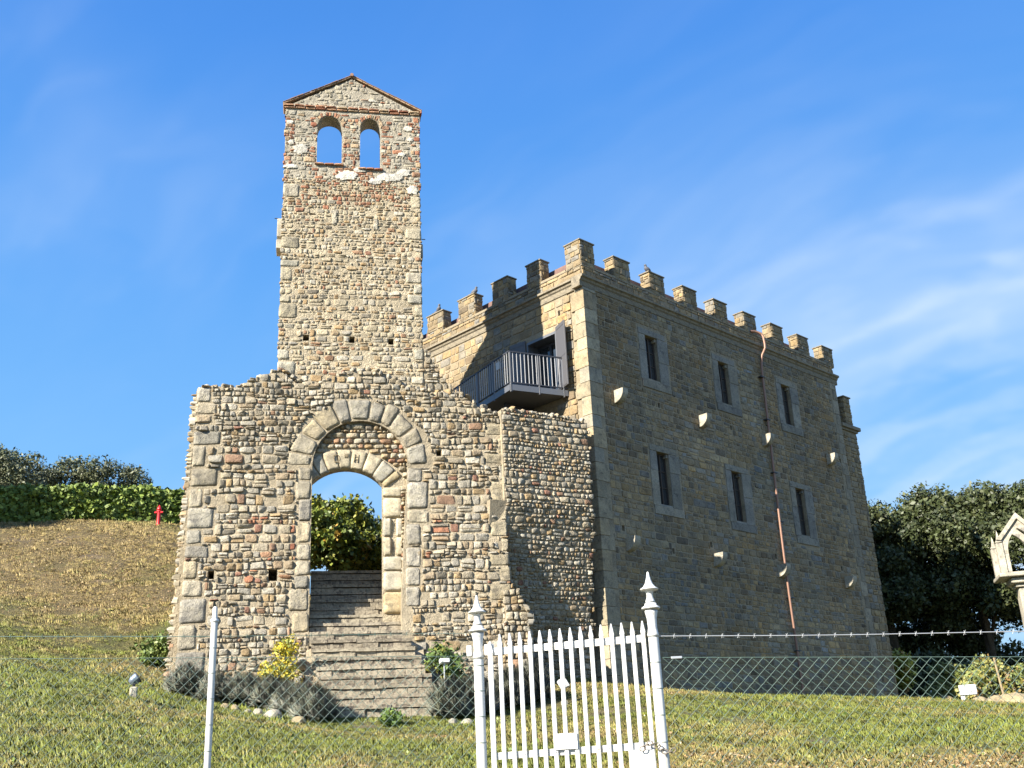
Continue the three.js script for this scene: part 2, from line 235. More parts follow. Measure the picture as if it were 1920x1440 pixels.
const ground = (() => {
  const n = ctrl.length, N = n + 3, A = [], phi = (r2) => r2 < 1e-9 ? 0 : r2 * Math.log(r2) * .5;
  for (let i = 0; i < n; i++) { const row = new Float64Array(N + 1); for (let j = 0; j < n; j++) row[j] = phi((ctrl[i][0] - ctrl[j][0]) ** 2 + (ctrl[i][1] - ctrl[j][1]) ** 2); row[i] += 1.5; row[n] = 1; row[n + 1] = ctrl[i][0]; row[n + 2] = ctrl[i][1]; row[N] = ctrl[i][2]; A.push(row); }
  for (let k = 0; k < 3; k++) { const row = new Float64Array(N + 1); for (let j = 0; j < n; j++) row[j] = k ? ctrl[j][k - 1] : 1; A.push(row); }
  for (let c = 0; c < N; c++) { let p = c; for (let r = c; r < N; r++) if (Math.abs(A[r][c]) > Math.abs(A[p][c])) p = r; [A[c], A[p]] = [A[p], A[c]]; for (let r = 0; r < N; r++) if (r !== c) { const f = A[r][c] / A[c][c]; if (f) for (let k = c; k <= N; k++) A[r][k] -= f * A[c][k]; } }
  const w = A.map((r, i) => r[N] / r[i]);
  return (x, z) => {
    const k = Math.min(1, 130 / Math.max(1, Math.hypot(x, z))); x *= k; z *= k;
    let s = w[n] + w[n + 1] * x + w[n + 2] * z; for (let i = 0; i < n; i++) s += w[i] * phi((ctrl[i][0] - x) ** 2 + (ctrl[i][1] - z) ** 2);
    return s + (fbm(x * .5 + 40, z * .5 + 40, 3) - .5) * .12 + (fbm(x * 2.3, z * 2.3 + 9, 2) - .5) * .05;
  };
})();
// how dry the turf is at a place (0 green, 1 straw): patches of its own, mostly on the mound and along the road
const dryness = (x, z) => clamp(smooth(4.2, 6.4, ground(x, z)) * .95 + smooth(-15.5, -12.5, z) * .42 * smooth(-3.5, -1, x) + (fbm(x * .35 + 5, z * .35 + 2, 4) - .5) * 1.9 + (fbm(x * 1.7, z * 1.7 + 3, 3) - .5) * .8 + .12);
const bare = (x, z) => smooth(.63, .70, fbm(x * 1.3 + 71, z * 1.3 + 13, 4) * .6 + fbm(x * 5 + 3, z * 5 + 8, 3) * .4);   // worn spots where earth shows
{
  const ax = [], az = [], warp = (t) => Math.sign(t) * (Math.abs(t) * 34 + Math.max(0, Math.abs(t) - 1) ** 3 * 9);
  for (let i = -230; i <= 230; i++) ax.push(warp(i / 100 * 1.55)); for (let i = -230; i <= 230; i++) az.push(warp(i / 100 * 1.55) - 22);
  const nx = ax.length, nz = az.length, pos = [], col = [], uv = [], idx = [], G = rgb(.145, .16, .038), D = rgb(.26, .19, .085);
  for (const z of az) for (const x of ax) { pos.push(x, ground(x, z) + EY, z); const d = dryness(x, z), b = bare(x, z); col.push(lerp(lerp(G.r, D.r, d), .27, b), lerp(lerp(G.g, D.g, d), .20, b), lerp(lerp(G.b, D.b, d), .125, b)); uv.push(x / 2.3, z / 2.3); }
  for (let j = 0; j + 1 < nz; j++) for (let i = 0; i + 1 < nx; i++) { const a = j * nx + i; idx.push(a, a + nx, a + 1, a + 1, a + nx, a + nx + 1); }
  const g = new THREE.BufferGeometry(); g.setAttribute('position', new THREE.Float32BufferAttribute(pos, 3)); g.setAttribute('color', new THREE.Float32BufferAttribute(col, 3)); g.setAttribute('uv', new THREE.Float32BufferAttribute(uv, 2)); g.setIndex(idx); g.computeVertexNormals();
  const o = new THREE.Mesh(g, std({ vertexColors: true, map: grassTex, bumpMap: grassTex, bumpScale: .05, roughness: 1 })); o.name = 'ground'; o.userData.kind = 'structure'; o.receiveShadow = o.castShadow = true; scene.add(o);
}

// ------------------------------------------------------------------ the castle: local x runs along the shaded long wall, -z along the sunlit door wall
const CB = 1.9, castle = thing('castle', 'square brown stone castle block with battlements and narrow windows in its shaded wall', 'castle', [2.1358, CB, -27.9184], R(44.17));
{
  const rnd = rng(11), C = (n, g, m, p = castle) => part(n, g, m, p, p === castle ? -CB : 0), LEN = 13.45, DEP = 9;
  const wins = [[2.6, 3.15, 10.97, 12.35], [6.2, 6.72, 10.97, 12.37], [9.75, 10.27, 10.96, 12.37], [2.63, 3.17, 7.2, 8.74], [6.22, 6.74, 7.18, 8.74], [9.75, 10.27, 7.17, 8.73]];
  const putlogs = [[2.98, 10.21], [6.52, 10.19], [10.1, 10.2], [13.0, 10.2], [.93, 6.3], [4.8, 6.28], [8.12, 6.28], [12.0, 6.28], [12.9, 9.2], [3.0, 5.9]].map(([u, v]) => [u - .05, u + .05, v - .075, v + .075]);
  const door = [1.13, 2.37, 10.25, 12.2], lputs = [[.95, 1.02, 12.6, 12.78]];
  const rc = (r) => rect(...r).reverse();
  // mortar cores of the two walls seen, with their openings, and the two walls behind
  C('wall_core', prism(rect(.03, LEN - .03, 1.3, 13.95), -.62, -.003, [...wins, ...putlogs].map(rc)), M.castleMortar);
  const mir = (r) => rect(-r[1], -r[0], r[2], r[3]), lg = prism(mir([.63, DEP, 1.3, 13.95]), -.62, -.006, [door, ...lputs].map((r) => mir(r).reverse())); lg.rotateY(-Math.PI / 2);
  C('wall_core', lg, M.castleMortar);
  C('rear_wall', clean([box(.05, LEN, 1.3, 13.9, -DEP - .5, -DEP), box(LEN - .65, LEN - .04, 1.3, 13.9, -DEP + .002, -.64)]), M.castleMortar);
  C('inner_floor', clean([box(.7, LEN - .7, 13.0, 13.2, -DEP + .01, -.66), box(.7, LEN - .7, 9.4, 9.6, -DEP + .01, -.66), box(.7, LEN - .7, 5.6, 5.8, -DEP + .01, -.66)]), M.castleMortar);
  // blocks
  const rmap = (u, v, w) => [u, v, w], lmap = (l, v, w) => [-w, v, -l];
  const frames = wins.map(([a, b, c, d]) => [a - .34, b + .5, c - .32, d + .2]);
  const okR = (u, v) => u > .52 && u < LEN - .42 && v > 1.7 && v < 13.18 && !frames.some((f) => inRect(f, u, v)) && !putlogs.some((f) => inRect([f[0] - .01, f[1] + .01, f[2] - .01, f[3] + .01], u, v));
  const okL = (l, v) => l > .5 && l < 8.6 && v > 8.4 && v < 13.18 && !inRect([door[0] - .06, door[1] + .06, door[2] - .1, door[3] + .16], l, v) && !lputs.some((f) => inRect(f, l, v));
  const list = [];
  const patch = (u, v) => { const a = fbm(u * .55 + 3, v * .55 + 8, 4) - .5, b = fbm(u * .9 + 31, v * .5 + 4, 3) - .5, f = 1 + a * .9; return [f * (1 + b * .35), f, f * (1 - b * .5)]; };   // campaigns of different stone
  const add = (qs, map, seen, pal) => qs.forEach((q) => list.push({ q, map, seen, rnd, col: ((c, k) => c.map((x, i) => x * k[i]))(pick(rnd, pal), patch(q[0][0] + (map === rmap ? 0 : 40), q[0][1])), n: 8, p: 9, gap: .006 + rnd() * .007, jit: .035, bulge: .004 + rnd() * .012, back: -.05, inner: .84 }));
  add(courses({ u0: .5, u1: LEN, v0: 1.7, v1: 13.2, h: [.12, .235], a: [1.0, 2.8], wob: .035, split: .12, tall: .18, rnd, ok: okR }), rmap, 1, ASHLAR);
  add(courses({ u0: .45, u1: 8.6, v0: 8.4, v1: 13.2, h: [.16, .3], a: [1, 2.3], wob: .015, split: .08, tall: .1, rnd, ok: okL }), (l, v, w) => lmap(l, v, w), .6, ASHLAR);
  // lmap mirrors, so turn those stones round before laying
  list.forEach((s) => { if (s.map !== rmap) { const m = s.map; s.map = m; s.q = [s.q[1], s.q[0], s.q[3], s.q[2]].map((p) => [...p]); } });
  lay(list, castle, 'block', 'small_blocks', M.dressed, -CB);
  // corner stones, alternately long on one wall and the other
  const quoin = (x0, x1, v0, v1, z0, z1, col) => { const g = new RoundedBoxGeometry(x1 - x0, v1 - v0, z1 - z0, 1, .012); g.translate((x0 + x1) / 2, (v0 + v1) / 2, (z0 + z1) / 2); const k = new Float32Array(g.attributes.position.count * 3); for (let i = 0; i < k.length; i++) k[i] = col[i % 3]; g.setAttribute('color', new THREE.BufferAttribute(k, 3)); const uv = g.attributes.uv, p = g.attributes.position, n = g.attributes.normal; for (let i = 0; i < uv.count; i++) uv.setXY(i, (Math.abs(n.getX(i)) > .5 ? p.getZ(i) : p.getX(i)) / 1.1 + v0, p.getY(i) / 1.1); return g; };
  const QC = [[10, .40, .35, .255], [6, .42, .345, .23], [5, .36, .335, .275]];
  let v = 1.6, k = 0; while (v < 13.15) { const h = Math.min(.36 + rnd() * .2, 13.18 - v); C('corner_stone', quoin(-.018, (k % 2 ? .5 : .34) + rnd() * .03, v, v + h - .008, -(k % 2 ? .3 : .46) - rnd() * .05, .018, pick(rnd, QC)), M.dressed); v += h; k++; }
  v = 1.6; while (v < 13.15) { const h = Math.min(.3 + rnd() * .25, 13.18 - v); C('corner_stone', quoin(LEN - (k % 2 ? .4 : .26), LEN + .012, v, v + h - .008, -.4, .014, pick(rnd, [[1, .34, .3, .23]])), M.dressed); v += h; k++; }
  // string course
  const prof = [[0, 13.17], [.012, 13.18], [.014, 13.33], [.05, 13.36], [.07, 13.41], [.13, 13.44], [.135, 13.5], [.02, 13.52], [-.3, 13.52], [-.3, 13.17]];
  const cg = (len, m) => { const g = prism(prof, 0, len); g.applyMatrix4(m); return g; };
  C('cornice', cg(LEN + .3, new THREE.Matrix4().makeBasis(new THREE.Vector3(0, 0, 1), new THREE.Vector3(0, 1, 0), new THREE.Vector3(-1, 0, 0)).setPosition(LEN + .15, 0, .012)), M.marbleCastle ??= std({ color: rgb(.30, .265, .205), map: stoneTex, bumpMap: stoneBump, bumpScale: .02 }));
  C('cornice', cg(DEP - .3, new THREE.Matrix4().makeBasis(new THREE.Vector3(-1, 0, 0), new THREE.Vector3(0, 1, 0), new THREE.Vector3(0, 0, -1)).setPosition(-.012, 0, -.3)), M.marbleCastle);
  // parapet and merlons, each laid in small blocks
  const wallOf = (name, o, u0, u1, v0, v1, map, parent, thick) => {   // blocks over a core
    const ok = (u, w) => u > u0 - .001 && u < u1 + .001 && w > v0 - .02 && w < v1 + .02, mb = new MB();
    for (const q of courses({ u0: u0 + .001, u1: u1, v0, v1: v1 - .05, h: [.14, .24], a: [1.1, 2.4], wob: .008, rnd, ok: (u, w) => u >= u0 && u <= u1 })) { const t = q.map(([a, b]) => [clamp(a, u0, u1), clamp(b, v0, v1)]); if (areaOf(t) > .004) stone(mb, { q: o ? [t[1], t[0], t[3], t[2]] : t, map, rnd, col: pick(rnd, ASHLAR), n: 8, p: 10, gap: .006, jit: .03, bulge: .02, back: -.04, inner: .88 }); }
    return mb;
  };
  const PT = .38;                                             // parapet thickness
  C('parapet', clean([box(.02, LEN - .02, 13.5, 13.84, -PT, -.02), box(.02, PT, 13.5, 13.84, -DEP, -PT - .004)]), M.castleMortar);
  { const a = wallOf('', 0, .01, LEN - .01, 13.52, 13.84, rmap), b = wallOf('', 1, .01, DEP, 13.52, 13.84, lmap); C('parapet_blocks', a.geo(), M.dressed).userData.kind = 'stuff'; C('parapet_blocks', b.geo(), M.dressed).userData.kind = 'stuff'; }
  C('parapet_coping', clean([rbox(.0, LEN, 13.842, 13.875, -PT - .02, .025), rbox(-.025, PT + .02, 13.842, 13.8745, -DEP, -PT - .03)]), M.marbleCastle);
  const merlon = (x0, x1, z0, z1, top, faces) => {
    const g = part('merlon', box(x0 + .02, x1 - .02, 13.86, top - .05, z0 + .02, z1 - .02), M.castleMortar, castle, -CB), mb = new MB();
    const put = (u0, u1, o, map) => { const t = wallOf('', o, u0, u1, 13.88, top - .05, map); const b = mb.n; mb.p.push(...t.p); mb.c.push(...t.c); mb.u.push(...t.u); mb.i.push(...t.i.map((q) => q + b)); };
    put(x0, x1, 0, (u, w, d) => [u, w, z1 - .02 + d]); put(-z1, -z0, 1, (l, w, d) => [x0 + .02 - d, w, -l]); put(-z1, -z0, 0, (l, w, d) => [x1 - .02 + d, w, -l]);
    part('merlon_blocks', mb.geo(), M.dressed, g); part('cap', rbox(x0 - .02, x1 + .02, top - .045, top, z0 - .02, z1 + .02, .012), M.marbleCastle, g);
  };
  merlon(0, .62, -.62, 0, 14.72);
  for (let i = 0; i < 8; i++) merlon(1.46 + i * 1.636, 2.2 + i * 1.636, -PT, 0, 14.6 + rnd() * .04);
  for (const [a, b] of [[1.62, 2.24], [3.05, 3.79], [4.6, 5.4], [6.16, 6.98], [7.75, 8.5]]) merlon(0, PT, -b, -a, 14.68 + rnd() * .03);
  C('roof', (() => { const g = new THREE.BufferGeometry(), a = .44, s = .6, X = LEN - .44, Z = -DEP + .44, r = [[a, 13.55, -a], [X, 13.55, -a], [X, 13.55, Z], [a, 13.55, Z], [s, 14.5, -s], [X - .16, 14.5, -s], [X - .16, 14.5, Z + .16], [s, 14.5, Z + .16], [4.5, 15.1, -4.5], [X - 4, 15.1, -4.5]]; g.setAttribute('position', new THREE.Float32BufferAttribute(r.flat(), 3)); g.setAttribute('uv', new THREE.Float32BufferAttribute(r.flatMap((p) => [p[0] / 2, (p[1] + p[2]) / 2]), 2)); g.setIndex([0, 1, 5, 0, 5, 4, 1, 2, 6, 1, 6, 5, 2, 3, 7, 2, 7, 6, 3, 0, 4, 3, 4, 7, 4, 5, 9, 4, 9, 8, 5, 6, 9, 6, 7, 8, 6, 8, 9, 7, 4, 8]); const n = g.toNonIndexed(); n.computeVertexNormals(); return n; })(), M.roof);
  // windows with their dressed surrounds
  const dress = (g, col) => { const k = new Float32Array(g.attributes.position.count * 3); for (let i = 0; i < k.length; i++) k[i] = col[i % 3]; g.setAttribute('color', new THREE.BufferAttribute(k, 3)); const p = g.attributes.position, uv = g.attributes.uv; for (let i = 0; i < uv.count; i++) uv.setXY(i, p.getX(i) / 1.1 + p.getZ(i), p.getY(i) / 1.1); return g; };
  const sb = (a, b, c, d, z0, z1, r = .012) => dress(rbox(a, b, c, d, z0, z1, r), pick(rnd, [[1, .30, .285, .245], [1, .28, .27, .245], [1, .32, .295, .24]]));
  wins.forEach(([a, b, c, d], i) => {
    const w = new THREE.Group(); w.name = 'window'; w.position.y = -CB; castle.add(w);
    const m = lerp(c, d, .45 + rnd() * .2), m2 = lerp(c, d, .4 + rnd() * .25), z = .02 + rnd() * .008;
    part('jamb', sb(a - .335, a - .002, c - .06, m, -.3, z), M.dressed, w); part('jamb', sb(a - .3, a - .002, m + .005, d, -.3, z - .004), M.dressed, w);
    part('jamb', sb(b + .002, b + .42, c - .06, m2, -.3, z - .002), M.dressed, w); part('jamb', sb(b + .002, b + .49, m2 + .005, d, -.3, z), M.dressed, w);
    part('lintel', sb(a - .3, b + .38, d + .004, d + .19, -.3, z + .004), M.dressed, w); part('sill', sb(a - .3, b + .47, c - .31, c - .066, -.3, z + .012), M.dressed, w); part('sill_edge', sb(a, b, c - .062, c, -.3, .004, .006), M.dressed, w);
    part('corbel_bracket', sb(b - .07, b + .001, d - .12, d, -.2, -.02, .02), M.dressed, w);
    const fr = part('frame', clean([box(a, a + .045, c, d, -.17, -.12), box(b - .045, b, c, d, -.17, -.12), box(a + .046, b - .046, d - .045, d, -.17, -.12), box(a + .046, b - .046, c, c + .045, -.17, -.12), box((a + b) / 2 - .025, (a + b) / 2 + .025, c + .046, d - .046, -.168, -.11)]), M.wood, w);
    for (const s of [0, 1]) part('pane', box(s ? (a + b) / 2 + .026 : a + .046, s ? b - .046 : (a + b) / 2 - .026, c + .046, d - .046, -.155, -.145), M.glass, fr);
    for (const t of [.35, .66]) part('glazing_bar', box(a + .046, b - .046, lerp(c, d, t) - .014, lerp(c, d, t) + .014, -.144, -.128), M.wood, fr);
  });
  // corbels
  for (const [u, h] of [[.97, 10.22], [4.82, 10.24], [8.17, 10.24], [12.06, 10.25], [.96, 6.04], [4.83, 6.01], [8.1, 6.0], [12.03, 5.99]]) {
    const q = [[-.05, h], [.34, h]]; for (let t = 0; t <= 8; t++) { const a = t / 8 * Math.PI / 2; q.push([.34 * Math.cos(a) + .0, h - .04 - .32 * Math.sin(a)]); } q.push([-.05, h - .36]);
    const g = new THREE.ExtrudeGeometry(new THREE.Shape(q.map((p) => new THREE.Vector2(...p))), { depth: .22, bevelEnabled: true, bevelSize: .008, bevelThickness: .008, bevelSegments: 1 }); g.rotateY(-Math.PI / 2); g.translate(u + .22, 0, 0); C('corbel', dress(g, [.46, .43, .36]), M.dressed);
  }
  // rainwater pipe
  const pipe = C('downpipe', tube([[8.3, 13.94, .02], [8.52, 13.95, .1], [8.66, 13.86, .22], [8.68, 13.6, .26], [8.67, 13.32, .26], [8.6, 13.12, .17], [8.57, 12.8, .11], [8.53, 11.5, .1], [8.5, 10.4, .1], [8.46, 8.8, .1], [8.42, 7, .1], [8.41, 5.3, .1], [8.44, 3.7, .1], [8.47, 1.9, .1]], .04, 10, 90), M.copper);
  for (const h of [12.3, 10.8, 9, 7.4, 5, 3.4]) part('pipe_clip', box(8.40, 8.6, h, h + .03, -.01, .155), M.iron, pipe);
  // door, shutters
  const D = new THREE.Group(); D.name = 'balcony_door'; D.position.y = -CB; castle.add(D);
  const lb = (l0, l1, h0, h1, w0, w1) => box(-w1, -w0, h0, h1, -l1, -l0);
  part('door_lining', clean([lb(1.132, 1.19, 10.25, 12.2, -.6, .01), lb(2.31, 2.368, 10.25, 12.2, -.6, .01), lb(1.192, 2.308, 12.12, 12.198, -.6, .012), lb(1.1, 2.4, 10.15, 10.25, -.6, .03)]), M.ironLight, D);
  const df = part('door_frame', clean([lb(1.2, 1.27, 10.26, 12.1, -.45, -.38), lb(2.23, 2.3, 10.26, 12.1, -.45, -.38), lb(1.72, 1.8, 10.26, 12.1, -.45, -.37), lb(1.271, 2.229, 12.02, 12.1, -.45, -.38), lb(1.271, 2.229, 10.26, 10.4, -.45, -.381)]), M.iron, D);
  part('pane', lb(1.271, 1.719, 10.401, 12.019, -.42, -.41), M.glass, df); part('pane', lb(1.801, 2.229, 10.401, 12.019, -.42, -.41), M.glass, df);
  const sh = (l0, ang, name) => { const g = new THREE.Group(); g.name = 'shutter'; g.position.set(-.03, 0, -l0); g.rotation.y = ang; D.add(g); const s = part('shutter_panel', rbox(0, .6, 10.33, 12.28, -.02, .02, .006), M.shutter, g); part('shutter_rail', clean([box(.03, .57, 10.36, 10.44, .021, .028), box(.03, .57, 12.16, 12.24, .021, .028), box(.03, .57, 11.25, 11.3, .021, .028)]), M.shutter, g); part('shutter_rail', clean([box(.03, .57, 10.36, 10.44, -.028, -.021), box(.03, .57, 12.16, 12.24, -.028, -.021), box(.03, .57, 11.25, 11.3, -.028, -.021)]), M.shutter, g); };
  sh(1.12, Math.PI + R(-90 - 22) + Math.PI, 0); sh(2.39, R(90 + 6), 1);
}
// ------------------------------------------------------------------ the small turret at the far end of the long wall
{
  const rnd = rng(12), o = 13.47, dz = -.07, x = 2.1358 + Math.cos(R(44.17)) * o + Math.sin(R(44.17)) * dz, z = -27.9184 - Math.sin(R(44.17)) * o + Math.cos(R(44.17)) * dz, B = 1.9;
  const t = thing('corner_turret', 'narrow stone turret with one merlon standing against the far end of the castle', 'turret', [x, B, z], R(44.17)), list = [];
  part('turret_core', box(.0, 1.1, 1.3, 11.5, -3, -.003), M.castleMortar, t, -B);
  for (const q of courses({ u0: .01, u1: 1.11, v0: 1.5, v1: 11.5, h: [.15, .28], a: [1, 2.2], wob: .01, rnd, ok: (u, v) => u > 0 && u < 1.12 && v < 11.5 })) list.push({ q, rnd, col: pick(rnd, ASHLAR), n: 8, p: 9, gap: .008, jit: .03, bulge: .02, back: -.05, inner: .86 });
  lay(list, t, 'block', 'small_blocks', M.dressed, -B, 100);
  part('cornice', clean([rbox(-.0, 1.16, 11.501, 11.58, -3, .06), rbox(-.0, 1.26, 11.581, 11.72, -3, .14, .02)]), M.marbleCastle, t, -B);
  const m = part('merlon', rbox(.6, 1.02, 11.721, 12.85, -.75, -.02, .01), M.castleMortar, t, -B), mb = new MB();
  for (const q of courses({ u0: .02, u1: .75, v0: 11.73, v1: 12.8, h: [.15, .24], a: [1, 2], wob: .01, rnd, ok: (u, v) => u > .0 && u < .76 && v < 12.86 })) { stone(mb, { q: [q[1], q[0], q[3], q[2]], rnd, map: (l, v, w) => [.6 - w, v, -l], col: pick(rnd, ASHLAR), n: 8, p: 10, gap: .007, jit: .03, bulge: .02, back: -.04, inner: .88 }); }
  for (const q of courses({ u0: .6, u1: 1.02, v0: 11.73, v1: 12.8, h: [.15, .24], a: [1, 2], wob: .01, rnd, ok: (u, v) => u > .59 && u < 1.03 && v < 12.86 })) stone(mb, { q, rnd, map: (u, v, w) => [u, v, w - .02], col: pick(rnd, ASHLAR), n: 8, p: 10, gap: .007, jit: .03, bulge: .02, back: -.04, inner: .88 });
  part('merlon_blocks', mb.geo(), M.dressed, m); part('cap', rbox(.55, 1.07, 12.851, 12.9, -.8, .03), M.marbleCastle, m);
}
// ------------------------------------------------------------------ the steel balcony outside the castle door
{
  const B = 10.1, b = thing('balcony', 'dark grey steel balcony with thin vertical bars outside the upper castle door', 'balcony', [2.1358, B, -27.9184], R(44.17));
  const P = [[-.03, -.8], [-1.7, -1.39], [-.72, -5.6], [-.03, -5.6]].map(([x, z]) => new THREE.Vector2(x, z));           // plan: wall end, outer corner, far end, wall
  const slab = (h0, h1, k) => { const s = new THREE.Shape(P.map((p, i) => new THREE.Vector2(p.x + (i === 1 ? k : i === 2 ? k : 0), -(p.y - (i < 2 ? k : 0))))), g = new THREE.ExtrudeGeometry(s, { depth: h1 - h0, bevelEnabled: false }); g.rotateX(-Math.PI / 2); g.translate(0, h0, 0); return g; };
  part('floor', slab(.08, .14, .03), M.ironLight, b); part('soffit', slab(.0, .03, .06), M.ironLight, b);
  const edge = (i, j, h0, h1, t, n, m) => { const a = P[i], c = P[j], L = a.distanceTo(c), g = box(0, L, h0, h1, -t / 2, t / 2); g.rotateY(-Math.atan2(c.y - a.y, c.x - a.x)); g.translate(a.x, 0, a.y); return part(n, g, m, b); };
  edge(0, 1, -.02, .15, .03, 'fascia', M.ironLight); edge(1, 2, -.02, .15, .03, 'fascia', M.ironLight);
  edge(0, 1, 1.1, 1.135, .04, 'handrail', M.iron); edge(1, 2, 1.1, 1.135, .04, 'handrail', M.iron); edge(0, 1, .2, .225, .03, 'bottom_rail', M.iron); edge(1, 2, .2, .225, .03, 'bottom_rail', M.iron);
  const at = (i, j, t) => [lerp(P[i].x, P[j].x, t), lerp(P[i].y, P[j].y, t)];
  const post = (i, j, t, w = .02) => { const [x, z] = at(i, j, t); part('post', box(x - w, x + w, -.06, 1.098, z - w, z + w), M.ironLight, b); };
  post(0, 1, .07); post(0, 1, .5); post(0, 1, .985, .024); post(1, 2, .2); post(1, 2, .42, .03); post(1, 2, .7); post(1, 2, .98);
  const bars = (i, j, n) => { for (let k = 1; k < n; k++) { const [x, z] = at(i, j, k / n); part('baluster', box(x - .009, x + .009, .226, 1.099, z - .009, z + .009), M.galv, b); } };
  bars(0, 1, 15); bars(1, 2, 36);
  { const [x, z] = at(1, 2, .14), g = box(-.1, .1, .78, 1.0, -.006, .006); g.rotateY(-Math.atan2(P[2].y - P[1].y, P[2].x - P[1].x)); g.translate(x - .02, 0, z); part('notice_plate', g, M.white, b); }
  { const [x, z] = at(1, 2, .235), g = box(-.16, .16, .2, 1.09, -.012, .012); g.rotateY(-Math.atan2(P[2].y - P[1].y, P[2].x - P[1].x)); g.translate(x + .02, 0, z); part('infill_panel', g, M.shutter, b); }
  part('support_beam', clean([box(-1.1, .0, -.16, -.03, -2.3, -2.2), box(-.95, .0, -.16, -.03, -4.2, -4.1)]), M.iron, b);
}

// ------------------------------------------------------------------ the ruin: local x along its front, y up, +z out towards the lawn
const RO = [2.3592, -26.7394], RT = R(10.73), BAT = .1, bat = (v) => Math.max(0, 6.7 - v) * BAT;
const AC = [-6.28, 7.5], AR = 1.17;                           // outer arch
const outerHole = (k = 0) => { const p = [[-7.45 - k, 1], [-7.45 - k, 7.5]]; for (let i = 1; i < 16; i++) { const a = Math.PI * (1 - i / 16); p.push([AC[0] + (AR + k) * Math.cos(a), AC[1] + (AR + k) * Math.sin(a)]); } p.push([-5.12 + k, 7.5], [-5.24 + k, 5.8], [-5.32 + k, 4.2], [-5.34 + k, 1]); return p; };
const FRONT = [[-10.36, 1.2], [-10.26, 9.5], [-9.9, 9.55], [-9.38, 9.5], [-9, 9.75], [-8.5, 9.95], [-8.3, 10.02], [-7.8, 9.62], [-7.28, 9.72], [-6.6, 10.05], [-5.95, 10.02], [-5.35, 9.65], [-4.6, 9.5], [-3.69, 9.4], [-3.26, 9.09], [-2.85, 8.91], [-2.66, 8.7], [-2.72, 1.2]];
const shearBat = (g) => { const p = g.attributes.position; for (let i = 0; i < p.count; i++) p.setZ(i, p.getZ(i) + bat(p.getY(i))); g.computeVertexNormals(); return g; };
{
  const rnd = rng(21), B = 1.2, g = thing('ruined_gatehouse', 'ruined rubble gatehouse front with a round arch of worn grey stones and ragged top', 'gatehouse', [RO[0], B, RO[1]], RT);
  const C = (n, q, m, y = -B) => part(n, q, m, g, y), drop = .05;
  // core above and below the height where the foot starts to lean out
  const hole = outerHole(), top = FRONT.map(([u, v]) => [u + (u < -9 ? .05 : u > -3 ? -.05 : 0), v - (v > 3 ? drop : 0)]);
  const clipU = (p, h) => p.map(([u, v]) => [u, Math.max(v, h)]), clipL = (p, h) => p.map(([u, v]) => [u, Math.min(v, h)]);
  const upper = [[-10.28, 6.7], ...top.slice(1, -1), [-2.74, 6.7], [-5.18, 6.7]]; hole.slice().reverse().forEach(([u, v]) => { if (v > 6.7) upper.push([u, v]); }); upper.push([-7.45, 6.7]);
  const holesL = [[-9.76, -9.62, 4.72, 4.92], [-8.4, -8.2, 4.66, 4.94], [-8.02, -7.9, 7.86, 8.0], [-4.4, -4.28, 7.74, 7.92]], hp = (i) => holesL.slice(...i).map((r) => rect(...r).reverse());
  C('wall_core', prism(upper, -.75, -.004, hp([2, 4])), M.mortar);
  C('wall_core', shearBat(prism([[-10.34, 1.2], [-7.45, 1.2], [-7.45, 6.698], [-10.28, 6.698]], -.75, -.004, hp([0, 2]))), M.mortar);
  C('wall_core', shearBat(prism([[-5.34, 1.2], [-2.76, 1.2], [-2.74, 6.698], [-5.18, 6.698], [-5.32, 4.2]], -.75, -.004)), M.mortar);
  C('side_mass', clean([box(-10.25, -7.7, 1.2, 9.2, -2.6, -.751), box(-5.0, -2.75, 1.2, 8.6, -2.2, -.751)]), M.mortar);
  // stones of the front
  const quoins = [], Q = (u0, u1, v0, v1, pal = GREY, extra = {}) => { const j = () => (rnd() - .5) * .05; quoins.push({ q: [[u0, v0 + j()], [u1 + j(), v0 + j()], [u1 + j(), v1 + j()], [u0, v1 + j()]], col: pick(rnd, pal), extra }); };
  // left corner: long and short stones
  for (const [w, v0, v1] of [[.35, 9.1, 9.48], [.5, 8.8, 9.08], [.4, 8.55, 8.78], [.62, 8.0, 8.35], [.3, 7.45, 7.98], [.6, 6.95, 7.43], [.27, 6.45, 6.93], [.58, 5.95, 6.43], [.3, 5.55, 5.93], [.5, 5.2, 5.53], [.28, 4.72, 5.18], [.42, 4.3, 4.7], [.55, 3.7, 4.28], [.36, 3.1, 3.68], [.6, 2.5, 3.08], [.7, 1.9, 2.48]]) Q(-10.27 - (9.5 - v0) * .012, -10.27 + w, v0, v1, v0 > 8.5 ? RUBBLE : GREY);
  // right corner
  for (const [w, v0, v1] of [[.46, 8.3, 8.62], [.16, 7.86, 8.28], [.5, 7.55, 7.84], [.16, 7.15, 7.53], [.38, 6.5, 7.13], [.18, 6.1, 6.48], [.46, 5.68, 6.08], [.2, 5.3, 5.66], [.5, 4.95, 5.28], [.26, 4.55, 4.93], [.55, 4.1, 4.53]]) Q(-2.69 - w, -2.69, v0, v1, [[2, .42, .37, .27], [1, .40, .38, .32]]);
  // jambs
  let v = 3.45; while (v < 7.42) { const h = Math.min(.3 + rnd() * .42, 7.45 - v); Q(-7.45 - .3 - rnd() * .22, -7.452, v, v + h, GREY, { big: 1 }); v += h; }
  v = 4.0; while (v < 7.42) { const h = Math.min(.3 + rnd() * .42, 7.45 - v), e = lerp(-5.34, -5.13, (v - 1) / 6.5); Q(e, e + .32 + rnd() * .28, v, v + h, [[3, .44, .41, .35], [1, .47, .42, .32]], { big: 1 }); v += h; }
  const vRing = (u, w) => Math.hypot(u - AC[0], w - AC[1]);
